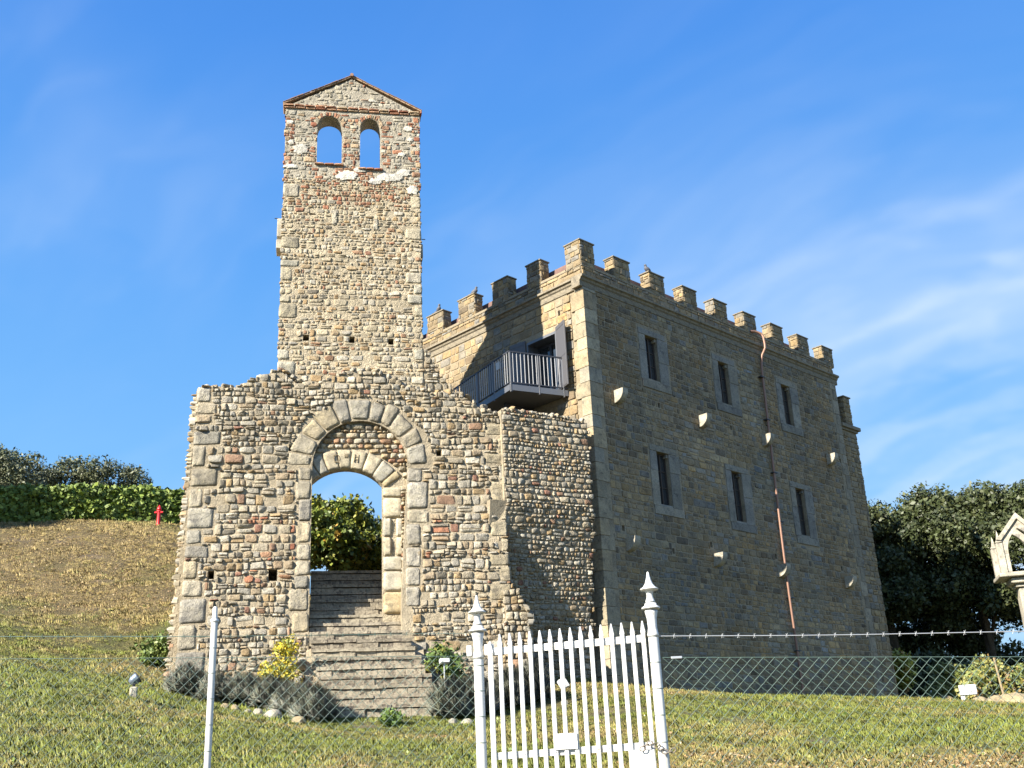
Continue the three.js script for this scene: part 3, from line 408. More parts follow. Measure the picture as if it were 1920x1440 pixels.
  const ok = (u, w) => w < 10 && w > 1.4 && inPoly(FRONT, u, w) && !(w < 7.5 && u > -7.47 && u < -5.1) && !(w > 7.4 && vRing(u, w) < AR + .58 + .05 * Math.sin(u * 9)) && !holesL.some((r) => inRect(r, u, w)) && !quoins.some((k) => inRect([k.q[0][0] - .01, k.q[1][0] + .01, k.q[0][1], k.q[2][1]], u, w)) && !(w < 4 - (u + 5.34) * -1.0 && u > -5.4 && u < -5.2);
  const list = [], lower = (w) => w < 5 ? .8 : w < 6.6 ? .9 : 1;
  const map = (u, w, d) => [u, w, d + bat(w)];
  const fq = courses({ u0: -10.4, u1: -2.7, v0: 1.5, v1: 10.1, h: [.085, .29, lower], a: [.75, 2.3], wob: .1, split: .26, tall: .16, rnd, ok });
  for (const q of [...fq, ...fillGaps(fq, ok, -10.4, -2.6, 1.5, 10.1, rnd)]) {
    const cu = (q[0][0] + q[1][0]) / 2, cv = (q[0][1] + q[3][1]) / 2, red = (cv > 4.7 && cv < 6.3 && cu > -8.9 && cu < -7.5) || (cv > 5 && cv < 6.2 && cu > -4.7 && cu < -4.1);
    if (rnd() < (cv < 4.6 ? .1 : .03)) continue;
    list.push({ q, map, rnd, col: red && rnd() < .22 ? pick(rnd, BRICK) : pick(rnd, RUBBLE), n: 7 + Math.floor(rnd() * 4), p: lerp(3, 12, rnd()), gap: .001 + rnd() * .009, jit: .16, bulge: .015 + rnd() * .036, back: -.06, inner: .82, tilt: 1.5 });
  }
  lay(list, g, 'stone', 'small_stones', M.stone, -B);
  const one = (n, s, m = M.stone, y = -B) => { const mb = new MB(); stone(mb, s); return C(n, mb.geo(), m, y); };
  const big = (n, s, m = M.stone) => { const mb = new MB(); block(mb, s); return C(n, mb.geo(), m); };
  for (const k of quoins) big('corner_stone', { q: k.q, map, rnd, col: k.col, bulge: k.q[1][0] > -3 ? .012 : .014 + rnd() * .016, back: k.extra.big ? -.3 : -.12, chip: .006 + rnd() * .014, rough: k.q[1][0] > -3 ? .03 : .05 });
  // arch stones
  let a = Math.PI; const cut = [a]; while (a > .12) { a -= .2 + rnd() * .16; cut.push(Math.max(0, a)); } if (cut[cut.length - 2] < .14) cut.splice(cut.length - 2, 1);
  for (let i = 0; i + 1 < cut.length; i++) { const t = .52 + rnd() * .16, f = (r, b) => [AC[0] + r * Math.cos(b), AC[1] + r * Math.sin(b)], e = rnd() * .06; big('arch_stone', { q: [f(AR + e * .5, cut[i + 1]), f(AR + t - rnd() * .05, cut[i + 1]), f(AR + t, cut[i]), f(AR + e, cut[i])], map, rnd, col: pick(rnd, GREY), bulge: .02 + rnd() * .018, back: -.34, chip: .004 + rnd() * .012, rough: .05 }); }
  // the thin wall inside the arch with its lower arch and carved keystones
  const IC = [-6.62, 6.32], IR = 1.15, IT = 1.67, W = -.14, in1 = (u, w) => [u, w, w];
  const inner = [[-7.75, 1.5], [-7.75, 8.95], [-4.9, 8.95], [-4.9, 1.5], [-5.74, 1.5], [-5.74, 7.06]]; for (let i = 1; i <= 14; i++) { const u = lerp(-5.74, -7.56, i / 14); inner.push([u, IC[1] + Math.sqrt(Math.max(.01, IR * IR - (u - IC[0]) ** 2))]); } inner.push([-7.56, 1.5]);
  C('arch_wall', prism(inner.slice().reverse(), W - .3, W - .03), M.paleMortar);
  const im = (u, w, d) => [u, w, d + W], tl = [], hole2 = [-5.52, -5.42, 5.66, 5.96];
  const iok = (u, w) => w > 3.6 && w < 9 && u > -7.55 && u < -5.0 && Math.hypot(u - AC[0], Math.max(0, w - AC[1])) < AR + .06 && (w > 7 ? Math.hypot(u - IC[0], w - IC[1]) > IT - .02 : u > -5.32);
  for (const q of courses({ u0: -7.6, u1: -5, v0: 3.6, v1: 8.8, h: [.07, .16], a: [1, 2.6], wob: .02, split: .05, rnd, ok: iok })) tl.push({ q, map: im, rnd, col: pick(rnd, PALE.map((k, i) => i > 1 && i < 6 ? [k[0] * 1.6, ...k.slice(1)] : k)), n: 8, p: lerp(3, 6, rnd()), gap: .006, jit: .14, bulge: .02 + rnd() * .04, back: -.05, inner: .62 });
  lay(tl, g, 'infill_stone', 'small_infill_stones', M.stone, -B, 200);
  let b = Math.acos(clamp((-7.6 - IC[0]) / IR, -1, 1)); const end = .62; const PQ = [[3, .52, .46, .34], [2, .50, .47, .39], [1, .54, .45, .29]];
  while (b > end + .05) { const nb = Math.max(end, b - .19 - rnd() * .08), f = (r, t) => [IC[0] + r * Math.cos(t), IC[1] + r * Math.sin(t)]; big('arch_stone', { q: [f(IR, nb), f(IT - rnd() * .03, nb), f(IT - rnd() * .03, b), f(IR, b)], map: im, rnd, col: pick(rnd, PQ), bulge: .025, back: -.26, chip: .005, rough: .02 }, M.dressed); b = nb; }
  v = 3.9; while (v < 6.95) { const h = Math.min(.24 + rnd() * .32, 7.0 - v); if (!(v < 5.9 && v + h > 5.7)) big('jamb_stone', { q: rect(-5.735, -5.24, v, v + h), map: im, rnd, col: pick(rnd, PQ), bulge: .03, back: -.26, chip: .01, rough: .03 }, M.dressed); else { big('jamb_stone', { q: rect(-5.735, -5.52, v, v + h), map: im, rnd, col: pick(rnd, PQ), bulge: .03, back: -.26, chip: .01, rough: .03 }, M.dressed); big('jamb_stone', { q: rect(-5.42, -5.24, v, v + h), map: im, rnd, col: pick(rnd, PQ), bulge: .03, back: -.2, chip: .01, rough: .03 }, M.dressed); } v += h; }
  // carved marks on three arch stones
  const mark = (u0, f) => { const t = Math.acos((u0 - IC[0]) / 1.42), q = clean(f); q.rotateZ(t - Math.PI / 2); q.translate(IC[0] + 1.42 * Math.cos(t), IC[1] + 1.42 * Math.sin(t), W + .036); C('carved_mark', q, M.markStone ??= std({ color: rgb(.30, .25, .17), map: stoneTex })); };
  const ring = (x, y, rx, ry) => { const q = new THREE.TorusGeometry(1, .12, 6, 20); q.scale(rx, ry, .06); q.translate(x, y, 0); return q; };
  mark(-6.86, [ring(0, 0, .07, .1), box(-.075, -.055, -.1, .1, 0, .01)]); mark(-6.62, [bar([-.05, .05, 0], [.05, .05, 0], .011), bar([0, 0, 0], [0, .1, 0], .011), bar([-.05, 0, 0], [.05, .1, 0], .009), bar([-.05, .1, 0], [.05, 0, 0], .009)]); mark(-6.38, [bar([-.045, -.1, 0], [-.045, .1, 0], .013), bar([.045, -.1, 0], [.045, .1, 0], .013), bar([-.045, -.03, 0], [.045, -.03, 0], .01), bar([-.045, .04, 0], [.045, .04, 0], .01)]);
  // left flank, leaning out towards its foot
  const fl = [], fm = (s, w, d) => [-10.3 - (9.5 - w) * .035 - d, w, -s];
  C('flank_core', (() => { const q = prism([[-10.28, 9.4], [-10.4, 1.2], [-10.0, 1.2], [-10.0, 9.4]].map(([u, w]) => [u - (9.5 - w) * .022, w]), -2.9, -.03); return q; })(), M.mortar);
  for (const q of courses({ u0: .0, u1: 2.9, v0: 1.5, v1: 9.4, h: [.1, .22], a: [.9, 2], wob: .04, rnd, ok: (s, w) => s > 0 && s < 2.85 && w < 9.4 - s * .25 })) fl.push({ q: [q[1], q[0], q[3], q[2]], map: fm, rnd, col: pick(rnd, PALE), n: 8, p: lerp(3, 5, rnd()), gap: .008, jit: .14, bulge: .03 + rnd() * .05, back: -.06 });
  { const mb = new MB(); fl.forEach((s) => stone(mb, s)); C('flank_stones', mb.geo(), M.stone).userData.kind = 'stuff'; }
  // loose stones along the broken top
  { const t = []; for (let u = -10.2; u < -2.75; u += .1 + rnd() * .14) for (let d = 0; d < 3; d++) { let y = 0; for (let i = 1; i + 1 < FRONT.length - 1; i++) if (FRONT[i][0] <= u && FRONT[i + 1][0] > u) y = lerp(FRONT[i][1], FRONT[i + 1][1], (u - FRONT[i][0]) / (FRONT[i + 1][0] - FRONT[i][0])); if (!y || (u > -8.35 && u < -4.2 && d > 0)) continue; const w = .12 + rnd() * .16, hh = .08 + rnd() * .1, z = -.08 - d * .22 - rnd() * .1; t.push({ q: rect(u, u + w, y - .1, y - .1 + hh + .06), map: (a, c, e) => [a, c, e + z], rnd, col: pick(rnd, RUBBLE), n: 9, p: 3, gap: .004, jit: .2, bulge: .1, back: -.12, inner: .6 }); } const mb = new MB(); t.forEach((s) => stone(mb, s)); C('top_stones', mb.geo(), M.stone).userData.kind = 'stuff'; }
  // broken stump of walling at the right foot
  const st = [], stump = (u, w) => u > -2.95 && u < -2.25 - Math.max(0, w - 3.9) * .75 + .06 * Math.sin(w * 9) && w < 4.5 - Math.max(0, u + 2.7) * .8;
  C('stump_core', prism([[-2.9, 1], [-2.35, 1], [-2.32, 3.8], [-2.75, 4.35], [-2.9, 4.35]], -.6, .42), M.mortar);
  for (const q of courses({ u0: -2.95, u1: -2.1, v0: 1.3, v1: 4.6, h: [.11, .22], a: [.8, 1.7], wob: .04, rnd, ok: stump })) st.push({ q, map: (u, w, d) => [u, w, d + .44], rnd, col: pick(rnd, RUBBLE), n: 10, p: lerp(3, 7, rnd()), gap: .003, jit: .14, bulge: .025 + rnd() * .045, back: -.06, inner: .76 });
  for (const q of courses({ u0: -.5, u1: .45, v0: 1.3, v1: 4.2, h: [.11, .22], a: [.8, 1.7], wob: .04, rnd, ok: (s, w) => w < 4.0 })) st.push({ q, map: (s, w, d) => [-2.34 - Math.max(0, w - 3.8) * .7 + d, w, -s], seen: .2, rnd, col: pick(rnd, RUBBLE), n: 9, p: 3.5, gap: .01, jit: .16, bulge: .06, back: -.06 });
  lay(st, g, 'stump_stone', 'small_stump_stones', M.stone, -B, 60);
}
// ------------------------------------------------------------------ the bell tower above the gatehouse
{
  const rnd = rng(31), B = 8.6, g = thing('bell_tower', 'tall pale rubble bell tower with two arched openings under a small gable', 'tower', [RO[0], B, RO[1]], RT), C = (n, q, m) => part(n, q, m, g, -B), W = -.14;
  const bel = (u0, u1, s, t, c) => { const p = [[u0, s], [u0, t]]; for (let i = 1; i < 16; i++) { const f = i / 16; p.push([lerp(u0, u1, f), t + (c - t) * Math.sqrt(1 - (2 * f - 1) ** 2)]); } p.push([u1, t], [u1, s]); return p; };
  const o1 = bel(-7.5, -6.82, 16.11, 17.28, 17.62), o2 = bel(-6.33, -5.76, 16.03, 17.28, 17.61);
  const U0 = -8.39, U1 = -4.66;
  const puts = [[-7.75, -7.6, 10.85, 11.02], [-6.58, -6.44, 10.82, 11.0], [-5.58, -5.44, 10.8, 10.97]];
  C('tower_core', clean([box(U0 + .04, U1 - .04, 8.6, 15.6, -2.2, W - .501), prism(rect(U0 + .04, U1 - .04, 8.6, 15.6), W - .5, W - .004, puts.map((r) => rect(...r).reverse()))]), M.paleMortar);
  C('rear_slope', (() => { const q = prism([[W - .5, 15.602], [W - .5, 16.0], [-2.2, 15.602]], 0, U1 - U0 - .1); q.rotateY(Math.PI / 2); q.applyMatrix4(new THREE.Matrix4().makeScale(1, 1, -1)); const ix = q.attributes.position, a = ix.array; for (let i = 0; i < ix.count; i += 3) for (let k = 0; k < 3; k++) { const t = a[(i + 1) * 3 + k]; a[(i + 1) * 3 + k] = a[(i + 2) * 3 + k]; a[(i + 2) * 3 + k] = t; } q.computeVertexNormals(); q.translate(U0 + .05, 0, 0); return q; })(), M.tile);
  C('belfry_core', prism([[U0 + .03, 15.602], [U1 - .03, 15.602], [U1 - .01, 17.86], [-6.57, 18.9], [U0 + .03, 17.86]], W - .5, W - .002, [o1.slice().reverse(), o2.slice().reverse()]), M.greyMortar ??= std({ color: rgb(.50, .46, .38), map: mortarTex, bumpMap: mortarBump, bumpScale: .06 }));
  const flank = [[-4.7, 8.7], [-4.7, 10.88], [-4.4, 10.53], [-4.17, 10.05], [-3.93, 9.72], [-3.5, 9.3], [-3.3, 8.7]];
  C('flank_core', prism(flank.map(([u, v]) => [u - .06, v - .06]).reverse(), -1.3, W - .03), M.mortar);
  const inG = (u, v) => v < 17.76 ? u > U0 - .02 && u < U1 + .02 : v > 17.94 && v < 18.95 - Math.abs(u + 6.57) * .6;
  const ok = (u, v) => ((v > 9.2 && inG(u, v)) || inPoly(flank, u, v)) && !puts.some((r) => inRect(r, u, v)) && !inPoly(o1, u, v) && !inPoly(o2, u, v) && !(v > 16.0 && v < 16.12 && ((u > -7.6 && u < -6.72) || (u > -6.43 && u < -5.66)));
  const map = (u, v, d) => [u, v, d + W], list = [], qs = [];
  // pale quoins at both edges
  for (const s of [0, 1]) { let v = 9.3, k = 0; while (v < 15.1) { const h = .2 + rnd() * .26, w = (k % 2 ? .24 : .42) + rnd() * .1; if (rnd() < (s ? .45 : .7)) qs.push({ q: s ? rect(U1 - w, U1, v, v + h) : rect(U0, U0 + w, v, v + h), col: pick(rnd, [[2, .50, .45, .34], [2, .46, .44, .37], [1, .58, .53, .43]]) }); v += h; k++; } }
  const okq = (u, v) => ok(u, v) && !qs.some((k) => inRect([k.q[0][0], k.q[1][0], k.q[0][1], k.q[2][1]], u, v));
  const tq = courses({ u0: U0 - .1, u1: -3.2, v0: 9.2, v1: 19, h: [.08, .2, (v) => v > 14.7 && v < 15.7 ? .62 : v > 15.7 ? .8 : v < 12 ? 1 : .86], a: [.8, 2.6], wob: .085, split: .24, tall: .16, rnd, ok: okq });
  for (const q of [...tq, ...fillGaps(tq, (u, v) => v < 15 && okq(u, v), -8.4, -3.3, 9.2, 15, rnd)]) {
    const u = (q[0][0] + q[1][0]) / 2, v = (q[0][1] + q[3][1]) / 2, edge = Math.min(Math.abs(u - U0), Math.abs(u - U1), Math.abs(u + 7.5), Math.abs(u + 6.82), Math.abs(u + 6.33), Math.abs(u + 5.76));
    const br = v > 14.75 && v < 15.5 ? (.5 - Math.abs(v - 15.1)) : v > 15.5 && v < 17.76 ? (edge < .26 ? .55 : .06) : v > 17.9 ? .04 : 0, isB = rnd() < br, f = v > 15.5;
    if (!isB && rnd() < (f ? .28 : v > 11.2 ? .16 : .05)) continue;
    list.push({ q, map, rnd, col: isB ? pick(rnd, BRICK) : pick(rnd, f ? [[4, .46, .42, .33], [3, .40, .38, .33], [2, .54, .5, .42], [1, .3, .28, .24]] : u > -4.66 || v < 9.8 ? RUBBLE : PALE), n: 9, p: isB ? 8 : lerp(2.8, 7, rnd()), gap: .002 + rnd() * .012, jit: isB ? .06 : .3, bulge: f && !isB ? .006 + rnd() * .012 : .007 + rnd() * .016, back: -.05, inner: .76 });
  }
  lay(list, g, 'stone', 'small_stones', M.stone, -B);
  const one = (n, s, m = M.stone) => { const mb = new MB(); stone(mb, s); return C(n, mb.geo(), m); };
  for (const k of qs) { const mb = new MB(); block(mb, { q: k.q, map, rnd, col: k.col, bulge: .014 + rnd() * .014, back: -.1, chip: .02, rough: .03 }); C('corner_stone', mb.geo(), M.stone); }
  // rubble of the two sides
  for (const d of [-1, 1]) { const mb = new MB(); for (const q of courses({ u0: .16, u1: 2.2, v0: 8.8, v1: 15.6, h: [.08, .2], a: [.8, 2.4], wob: .07, split: .2, rnd, ok: (u, v) => u > .15 && u < 2.2 && v < 15.6 })) if (rnd() > .12) stone(mb, { q: d < 0 ? [q[1], q[0], q[3], q[2]] : q, map: d < 0 ? (u, v, w) => [U0 + .045 - w, v, -u] : (u, v, w) => [U1 - .045 + w, v, -u], rnd, col: pick(rnd, PALE), n: 8, p: lerp(3, 7, rnd()), gap: .003 + rnd() * .01, jit: .25, bulge: .008 + rnd() * .02, back: -.05, inner: .76 }); C('side_stones', mb.geo(), M.stone).userData.kind = 'stuff'; }
  // scraps of lime plaster
  for (const [u, v, w, h] of [[-6.7, 15.75, .8, .4], [-5.9, 15.62, .5, .3], [-6.35, 15.95, .42, .2], [-5.5, 15.75, .9, .36], [-5.15, 15.92, .6, .3], [-4.92, 15.4, .42, .4], [-7.95, 16.5, .5, .42], [-8.2, 16.7, .22, .2], [-5.0, 17.35, .34, .2], [-8.25, 17.35, .26, .16], [-8.2, 15.95, .5, .18], [-4.95, 17.0, .22, .18], [-6.0, 18.2, .3, .12], [-5.2, 16.5, .3, .2], [-7.0, 14.4, .18, .5], [-5.9, 14.3, .16, .5]])
    one('plaster_patch', { q: [[u - w / 2, v - h / 2], [u + w / 2, v - h * .4], [u + w * .45, v + h / 2], [u - w * .4, v + h * .45]], map, rnd, col: v < 15 ? [.56, .52, .43] : [.74, .72, .66], n: 22, p: 2.6, gap: 0, jit: .42, bulge: .026, back: -.02, inner: .95, tilt: .3 });
  // brick rings over the openings, brick sills and the brick eaves course
  const brick = (n, q, z, col) => one(n, { q, map: (u, v, d) => [u, v, d + z], rnd, col: col ?? pick(rnd, BRICK), n: 8, p: 12, gap: .005, jit: .03, bulge: .02, back: -.16, inner: .88 });
  for (const [u0, u1, t, c] of [[-7.5, -6.82, 17.28, 17.62], [-6.33, -5.76, 17.28, 17.61]]) for (let i = 0; i < 11; i++) { const f = (k) => { const x = k / 11; return [lerp(u0, u1, x), t + .003 + (c - t) * Math.sqrt(Math.max(0, 1 - (2 * x - 1) ** 2))]; }, a = f(i), b = f(i + 1), m = (u0 + u1) / 2, e = (p) => [p[0] + (p[0] - m) * .3, p[1] + .13]; brick('arch_brick', [a, b, e(b), e(a)], W, i % 3 ? pick(rnd, BRICK) : [.46, .40, .30]); }
  for (const [u0, u1, v] of [[-7.56, -6.76, 16.1], [-6.39, -5.7, 16.02]]) for (let i = 0; i < 3; i++) brick('sill_brick', rect(lerp(u0, u1, i / 3), lerp(u0, u1, (i + 1) / 3), v - .06, v), W + .05);
  for (let r = 0; r < 2; r++) { let u = U0 - .02 - r * .03; while (u < U1 + .02 + r * .03) { const e = Math.min(u + .27 + rnd() * .05, U1 + .03 + r * .03); brick('eaves_brick', rect(u, e, 17.80 + r * .06, 17.855 + r * .06), W + .025 + r * .03); u = e; if (U1 + .03 + r * .03 - u < .06) break; } }
  C('eaves_bed', box(U0, U1, 17.77, 17.92, W - .5, W - .04), M.tile);
  // gable roof: a course of flat bricks under thin tiles on each slope
  for (const s of [-1, 1]) {
    const L = s < 0 ? Math.hypot(-6.57 - U0 + .05, 1.02) : Math.hypot(U1 + 6.57 + .05, 1.02), ang = s < 0 ? Math.atan2(1.02, -6.57 - U0 + .05) : -Math.atan2(1.02, U1 + 6.57 + .05), n = 13;
    const lay2 = (nm, lo, hi, z0, z1, m, cnt) => { for (let i = 0; i < cnt; i++) { const q = rbox(-L / cnt / 2 + .004, L / cnt / 2 - .004, lo + rnd() * .006, hi + rnd() * .01, z0, z1 + rnd() * .012, .006); q.translate(s < 0 ? -L + (i + .5) * L / cnt : (i + .5) * L / cnt, 0, 0); q.rotateZ(ang); q.translate(-6.57, 18.96, 0); C(nm, q, m); } };
    lay2('verge_brick', -.02, .015, W - .5, W + .04, M.verge ??= std({ color: rgb(.47, .33, .22), map: mortarTex }), n); lay2('roof_tile', .018, .036, W - .52, W + .06, M.tile, 10);
  }
  C('ridge_tile', (() => { const q = new THREE.CylinderGeometry(.05, .05, .62, 8); q.rotateX(Math.PI / 2); q.translate(-6.57, 18.98, W - .2); return q; })(), M.tile);
  // broken corbels and iron hooks on the sides
  C('side_corbel', clean([rbox(U0 - .13, U0 + .05, 13.65, 13.92, -1.0, -.5, .02), rbox(U0 - .12, U0 + .05, 14.0, 14.55, -1.0, -.5, .02)]), M.marble); C('side_corbel', rbox(U1 - .05, U1 + .05, 13.5, 13.9, -.9, -.4, .02), M.marble);
  C('iron_hook', clean([bar([U1, 13.95, W - .1], [U1 + .1, 13.95, W - .1], .012), bar([U0 - .1, 14.65, -.7], [U0 - .2, 14.65, -.7], .012)]), M.iron);
}
// ------------------------------------------------------------------ the slanting side wall that joins the gatehouse to the castle corner
{
  const rnd = rng(41), B = 1.4, g = thing('side_wall', 'side wall of small round rubble stones between the gatehouse and the castle corner', 'wall', [-.2445 + .02, B, -26.246 + .07], R(90 - 62)), C = (n, q, m) => part(n, q, m, g, -B);
  const back = (v) => -Math.max(0, 6.6 - v) * .2, end = (v) => 2.5 + Math.max(0, 7 - v) * .03, top = (u) => 9.06 - u * .03;
  C('wall_core', prism([[-.1, 6.6], [2.38, 6.6], [2.44, 8.9], [-.1, 8.98]], -.7, -.004), M.mortar);
  C('wall_core', (() => { const q = prism([[-.5, 1], [2.55, 1], [2.4, 6.598], [-.5, 6.598]], -.7, -.004), p = q.attributes.position; for (let i = 0; i < p.count; i++) p.setZ(i, p.getZ(i) + back(p.getY(i))); q.computeVertexNormals(); return q; })(), M.mortar);
  const list = [];
  for (const q of courses({ u0: -.1, u1: 2.8, v0: 1.6, v1: 9.2, h: [.075, .19], a: [.8, 2], wob: .07, split: .1, rnd, ok: (u, v) => u > -.1 && u < end(v) + .05 * Math.sin(v * 14) && v < top(u) })) list.push({ q, map: (u, v, d) => [u, v, d + back(v)], rnd, col: pick(rnd, RUBBLE), n: 9, p: lerp(2.8, 6, rnd()), gap: .002 + rnd() * .008, jit: .14, bulge: .016 + rnd() * .028, back: -.06, inner: .74 });
  lay(list, g, 'stone', 'small_stones', M.stone, -B);
  const mb = new MB(); for (let u = 0; u < 2.35; u += .1 + rnd() * .1) for (let d = 0; d < 3; d++) { const y = top(u), w = .1 + rnd() * .12, z = -.05 - d * .2 - rnd() * .1; stone(mb, { q: rect(u, u + w, y - .12, y + .02 + rnd() * .05), map: (a, c, e) => [a, c, e + z], rnd, col: pick(rnd, RUBBLE), n: 9, p: 3, gap: .004, jit: .2, bulge: .09, back: -.1 }); }
  C('top_stones', mb.geo(), M.stone).userData.kind = 'stuff';
}
// ------------------------------------------------------------------ the stairs
{
  const rnd = rng(51), N = 17, h0 = 1.42, h1 = 5.28, w0 = 2.57, w1 = -2.2, B = 1.2, g = thing('stone_staircase', 'worn grey stone staircase climbing through the gatehouse arch', 'staircase', [RO[0], B, RO[1]], RT);
  const rough = (x0, x1, y0, y1, z0, z1, k) => { const q = new THREE.BoxGeometry(x1 - x0, y1 - y0, z1 - z0, Math.max(2, Math.round((x1 - x0) / .1)), 2, 3), p = q.attributes.position; q.translate((x0 + x1) / 2, (y0 + y1) / 2, (z0 + z1) / 2); for (let i = 0; i < p.count; i++) { const x = p.getX(i), y = p.getY(i), z = p.getZ(i), f = fbm(x * 4 + k * 5, y * 6 + z * 3, 3) - .5, e = fbm(x * 5 + 9, z * 5 + y * 4 + k, 3) - .5; p.setXYZ(i, x + e * .02, y + f * .022, z + e * .04); } q.computeVertexNormals(); return q; };
  const tones = [[.50, .47, .40], [.46, .43, .37], [.53, .50, .42], [.44, .41, .35]].map((c) => std({ color: rgb(...c), map: pebbleTex, bumpMap: pebbleTex, bumpScale: .02 }));
  for (let i = 0; i < N; i++) {
    const a = h0 + (h1 - h0) * i / N, b = h0 + (h1 - h0) * (i + 1) / N, z = lerp(w0, w1, i / N), L = z > .1 ? lerp(-7.5, -7.05, z / w0) + (rnd() - .5) * .12 : -7.44, Rr = z > .1 ? lerp(-5.22, -4.68, z / w0) + (rnd() - .5) * .14 : -5.32, gs = [];
    let x = L; while (x < Rr - .02) { let e = Math.min(Rr, x + .35 + rnd() * .75); if (Rr - e < .25) e = Rr; gs.push(rough(x + .003, e - .003, b - .075 + rnd() * .015, b + (rnd() - .5) * .014, z - .42, z + .012 + rnd() * .022, i + x)); x = e; }
    x = L; while (x < Rr - .02) { let e = Math.min(Rr, x + .25 + rnd() * .45); if (Rr - e < .18) e = Rr; gs.push(rough(x + .004, e - .004, a - .1, b - .085, z - .4, z - .03 + rnd() * .045, i * 3 + x)); x = e; }
    part('step', clean(gs), tones[i % 4], g, -B);
  }
  part('stair_core', (() => { const q = [[w0 - .1, 1]]; for (let i = 0; i < N; i++) { const z = lerp(w0, w1, i / N) - .12, b = h0 + (h1 - h0) * (i + 1) / N - .06; q.push([z, i ? h0 + (h1 - h0) * i / N - .06 : 1], [z, b]); } q.push([-5, h1 - .06], [-5, 1]); const s = prism(q.reverse(), 0, 2.0); s.applyMatrix4(new THREE.Matrix4().makeBasis(new THREE.Vector3(0, 0, 1), new THREE.Vector3(0, 1, 0), new THREE.Vector3(-1, 0, 0))); s.translate(-5.33, 0, 0); return s; })(), M.mortar, g, -B);
  // rubble cheeks either side of the lower flight
  const list = [];
  for (const s of [-1, 1]) for (let i = 0; i < 70; i++) { const t = rnd() ** .9, z = t * (w0 - .1) - .05, hs = h0 + (h1 - h0) * clamp((w0 - z) / (w0 - w1)), u = s < 0 ? lerp(-7.55, -7.12, z / w0) - .05 - rnd() * .16 : lerp(-5.2, -4.66, z / w0) - .06 + rnd() * .14, v = lerp(Math.max(1.2, hs - 1.2), hs - .08, rnd()), w = .14 + rnd() * .18, h = .1 + rnd() * .14; list.push({ q: rect(u - w / 2, u + w / 2, v - h / 2, v + h / 2), map: (a, c, e) => [a, c, e + z], rnd, col: pick(rnd, RUBBLE), n: 9, p: 3.2, gap: 0, jit: .2, bulge: .1, back: -.12 }); }
  lay(list, g, 'cheek_stone', 'small_cheek_stones', M.stone, -B, 140);
  part('cheek_core', clean([-1, 1].map((s) => { const q = prism([[0, 1], [w0 - .25, 1], [w0 - .25, 1.45], [0, 3.35]], 0, .3); q.applyMatrix4(new THREE.Matrix4().makeBasis(new THREE.Vector3(0, 0, 1), new THREE.Vector3(0, 1, 0), new THREE.Vector3(-1, 0, 0))); q.translate(s < 0 ? -7.2 : -4.85, 0, 0); return q; })), M.mortar, g, -B);
}

// ------------------------------------------------------------------ the white gate and its posts
const GL = [-.305, -7.29], GR = [.825, -7.05], GT = Math.atan2(-(GR[1] - GL[1]), GR[0] - GL[0]), GLEN = Math.hypot(GR[0] - GL[0], GR[1] - GL[1]);
function gatePost(name, label, [x, z], top, group) {
  const base = ground(x, z) - .1, p = thing(name, label, 'gate post', [x, base, z], GT, group), H = top - base;
  part('shaft', lathe([[0.0000, 0], [0.0400, 0], [0.0400, .1], [0.0344, .12], [0.0328, H - .42], [0.0000, H - .42]], 20), M.white, p);
  part('capital', lathe([[0, H - .425], [0.0344, H - .42], [0.0384, H - .405], [0.0344, H - .395], [0.0288, H - .36], [0.0320, H - .3], [0.0400, H - .265], [0.0416, H - .25], [0, H - .25]], 20), M.white, p);
  part('collar', lathe([[0, H - .252], [.034, H - .25], [.036, H - .246], [.058, H - .243], [.061, H - .236], [.058, H - .231], [.042, H - .222], [.036, H - .205], [0, H - .203]], 20), M.white, p);
  part('finial', lathe([[0, H - .205], [.034, H - .203], [.03, H - .19], [.022, H - .17], [.02, H - .15], [.026, H - .132], [.034, H - .128], [.034, H - .124], [.058, H - .121], [.06, H - .114], [.058, H - .112], [.04, H - .1], [.026, H - .08], [.017, H - .055], [.011, H - .03], [.007, H - .006], [0, H]], 20), M.white, p);
  for (let h = .3; h < H - .45; h += .16) part('binding_wire', (() => { const q = new THREE.TorusGeometry(.0352, .0018, 4, 20); q.rotateX(Math.PI / 2); q.translate(0, h, 0); return q; })(), M.wire, p);
  return p;
}
const postL = gatePost('gate_post', 'white gate post carrying the hinges of the picket gate', GL, 1.2);
const postR = gatePost('gate_post', 'white gate post with a chain by the lock of the picket gate', GR, 1.26);
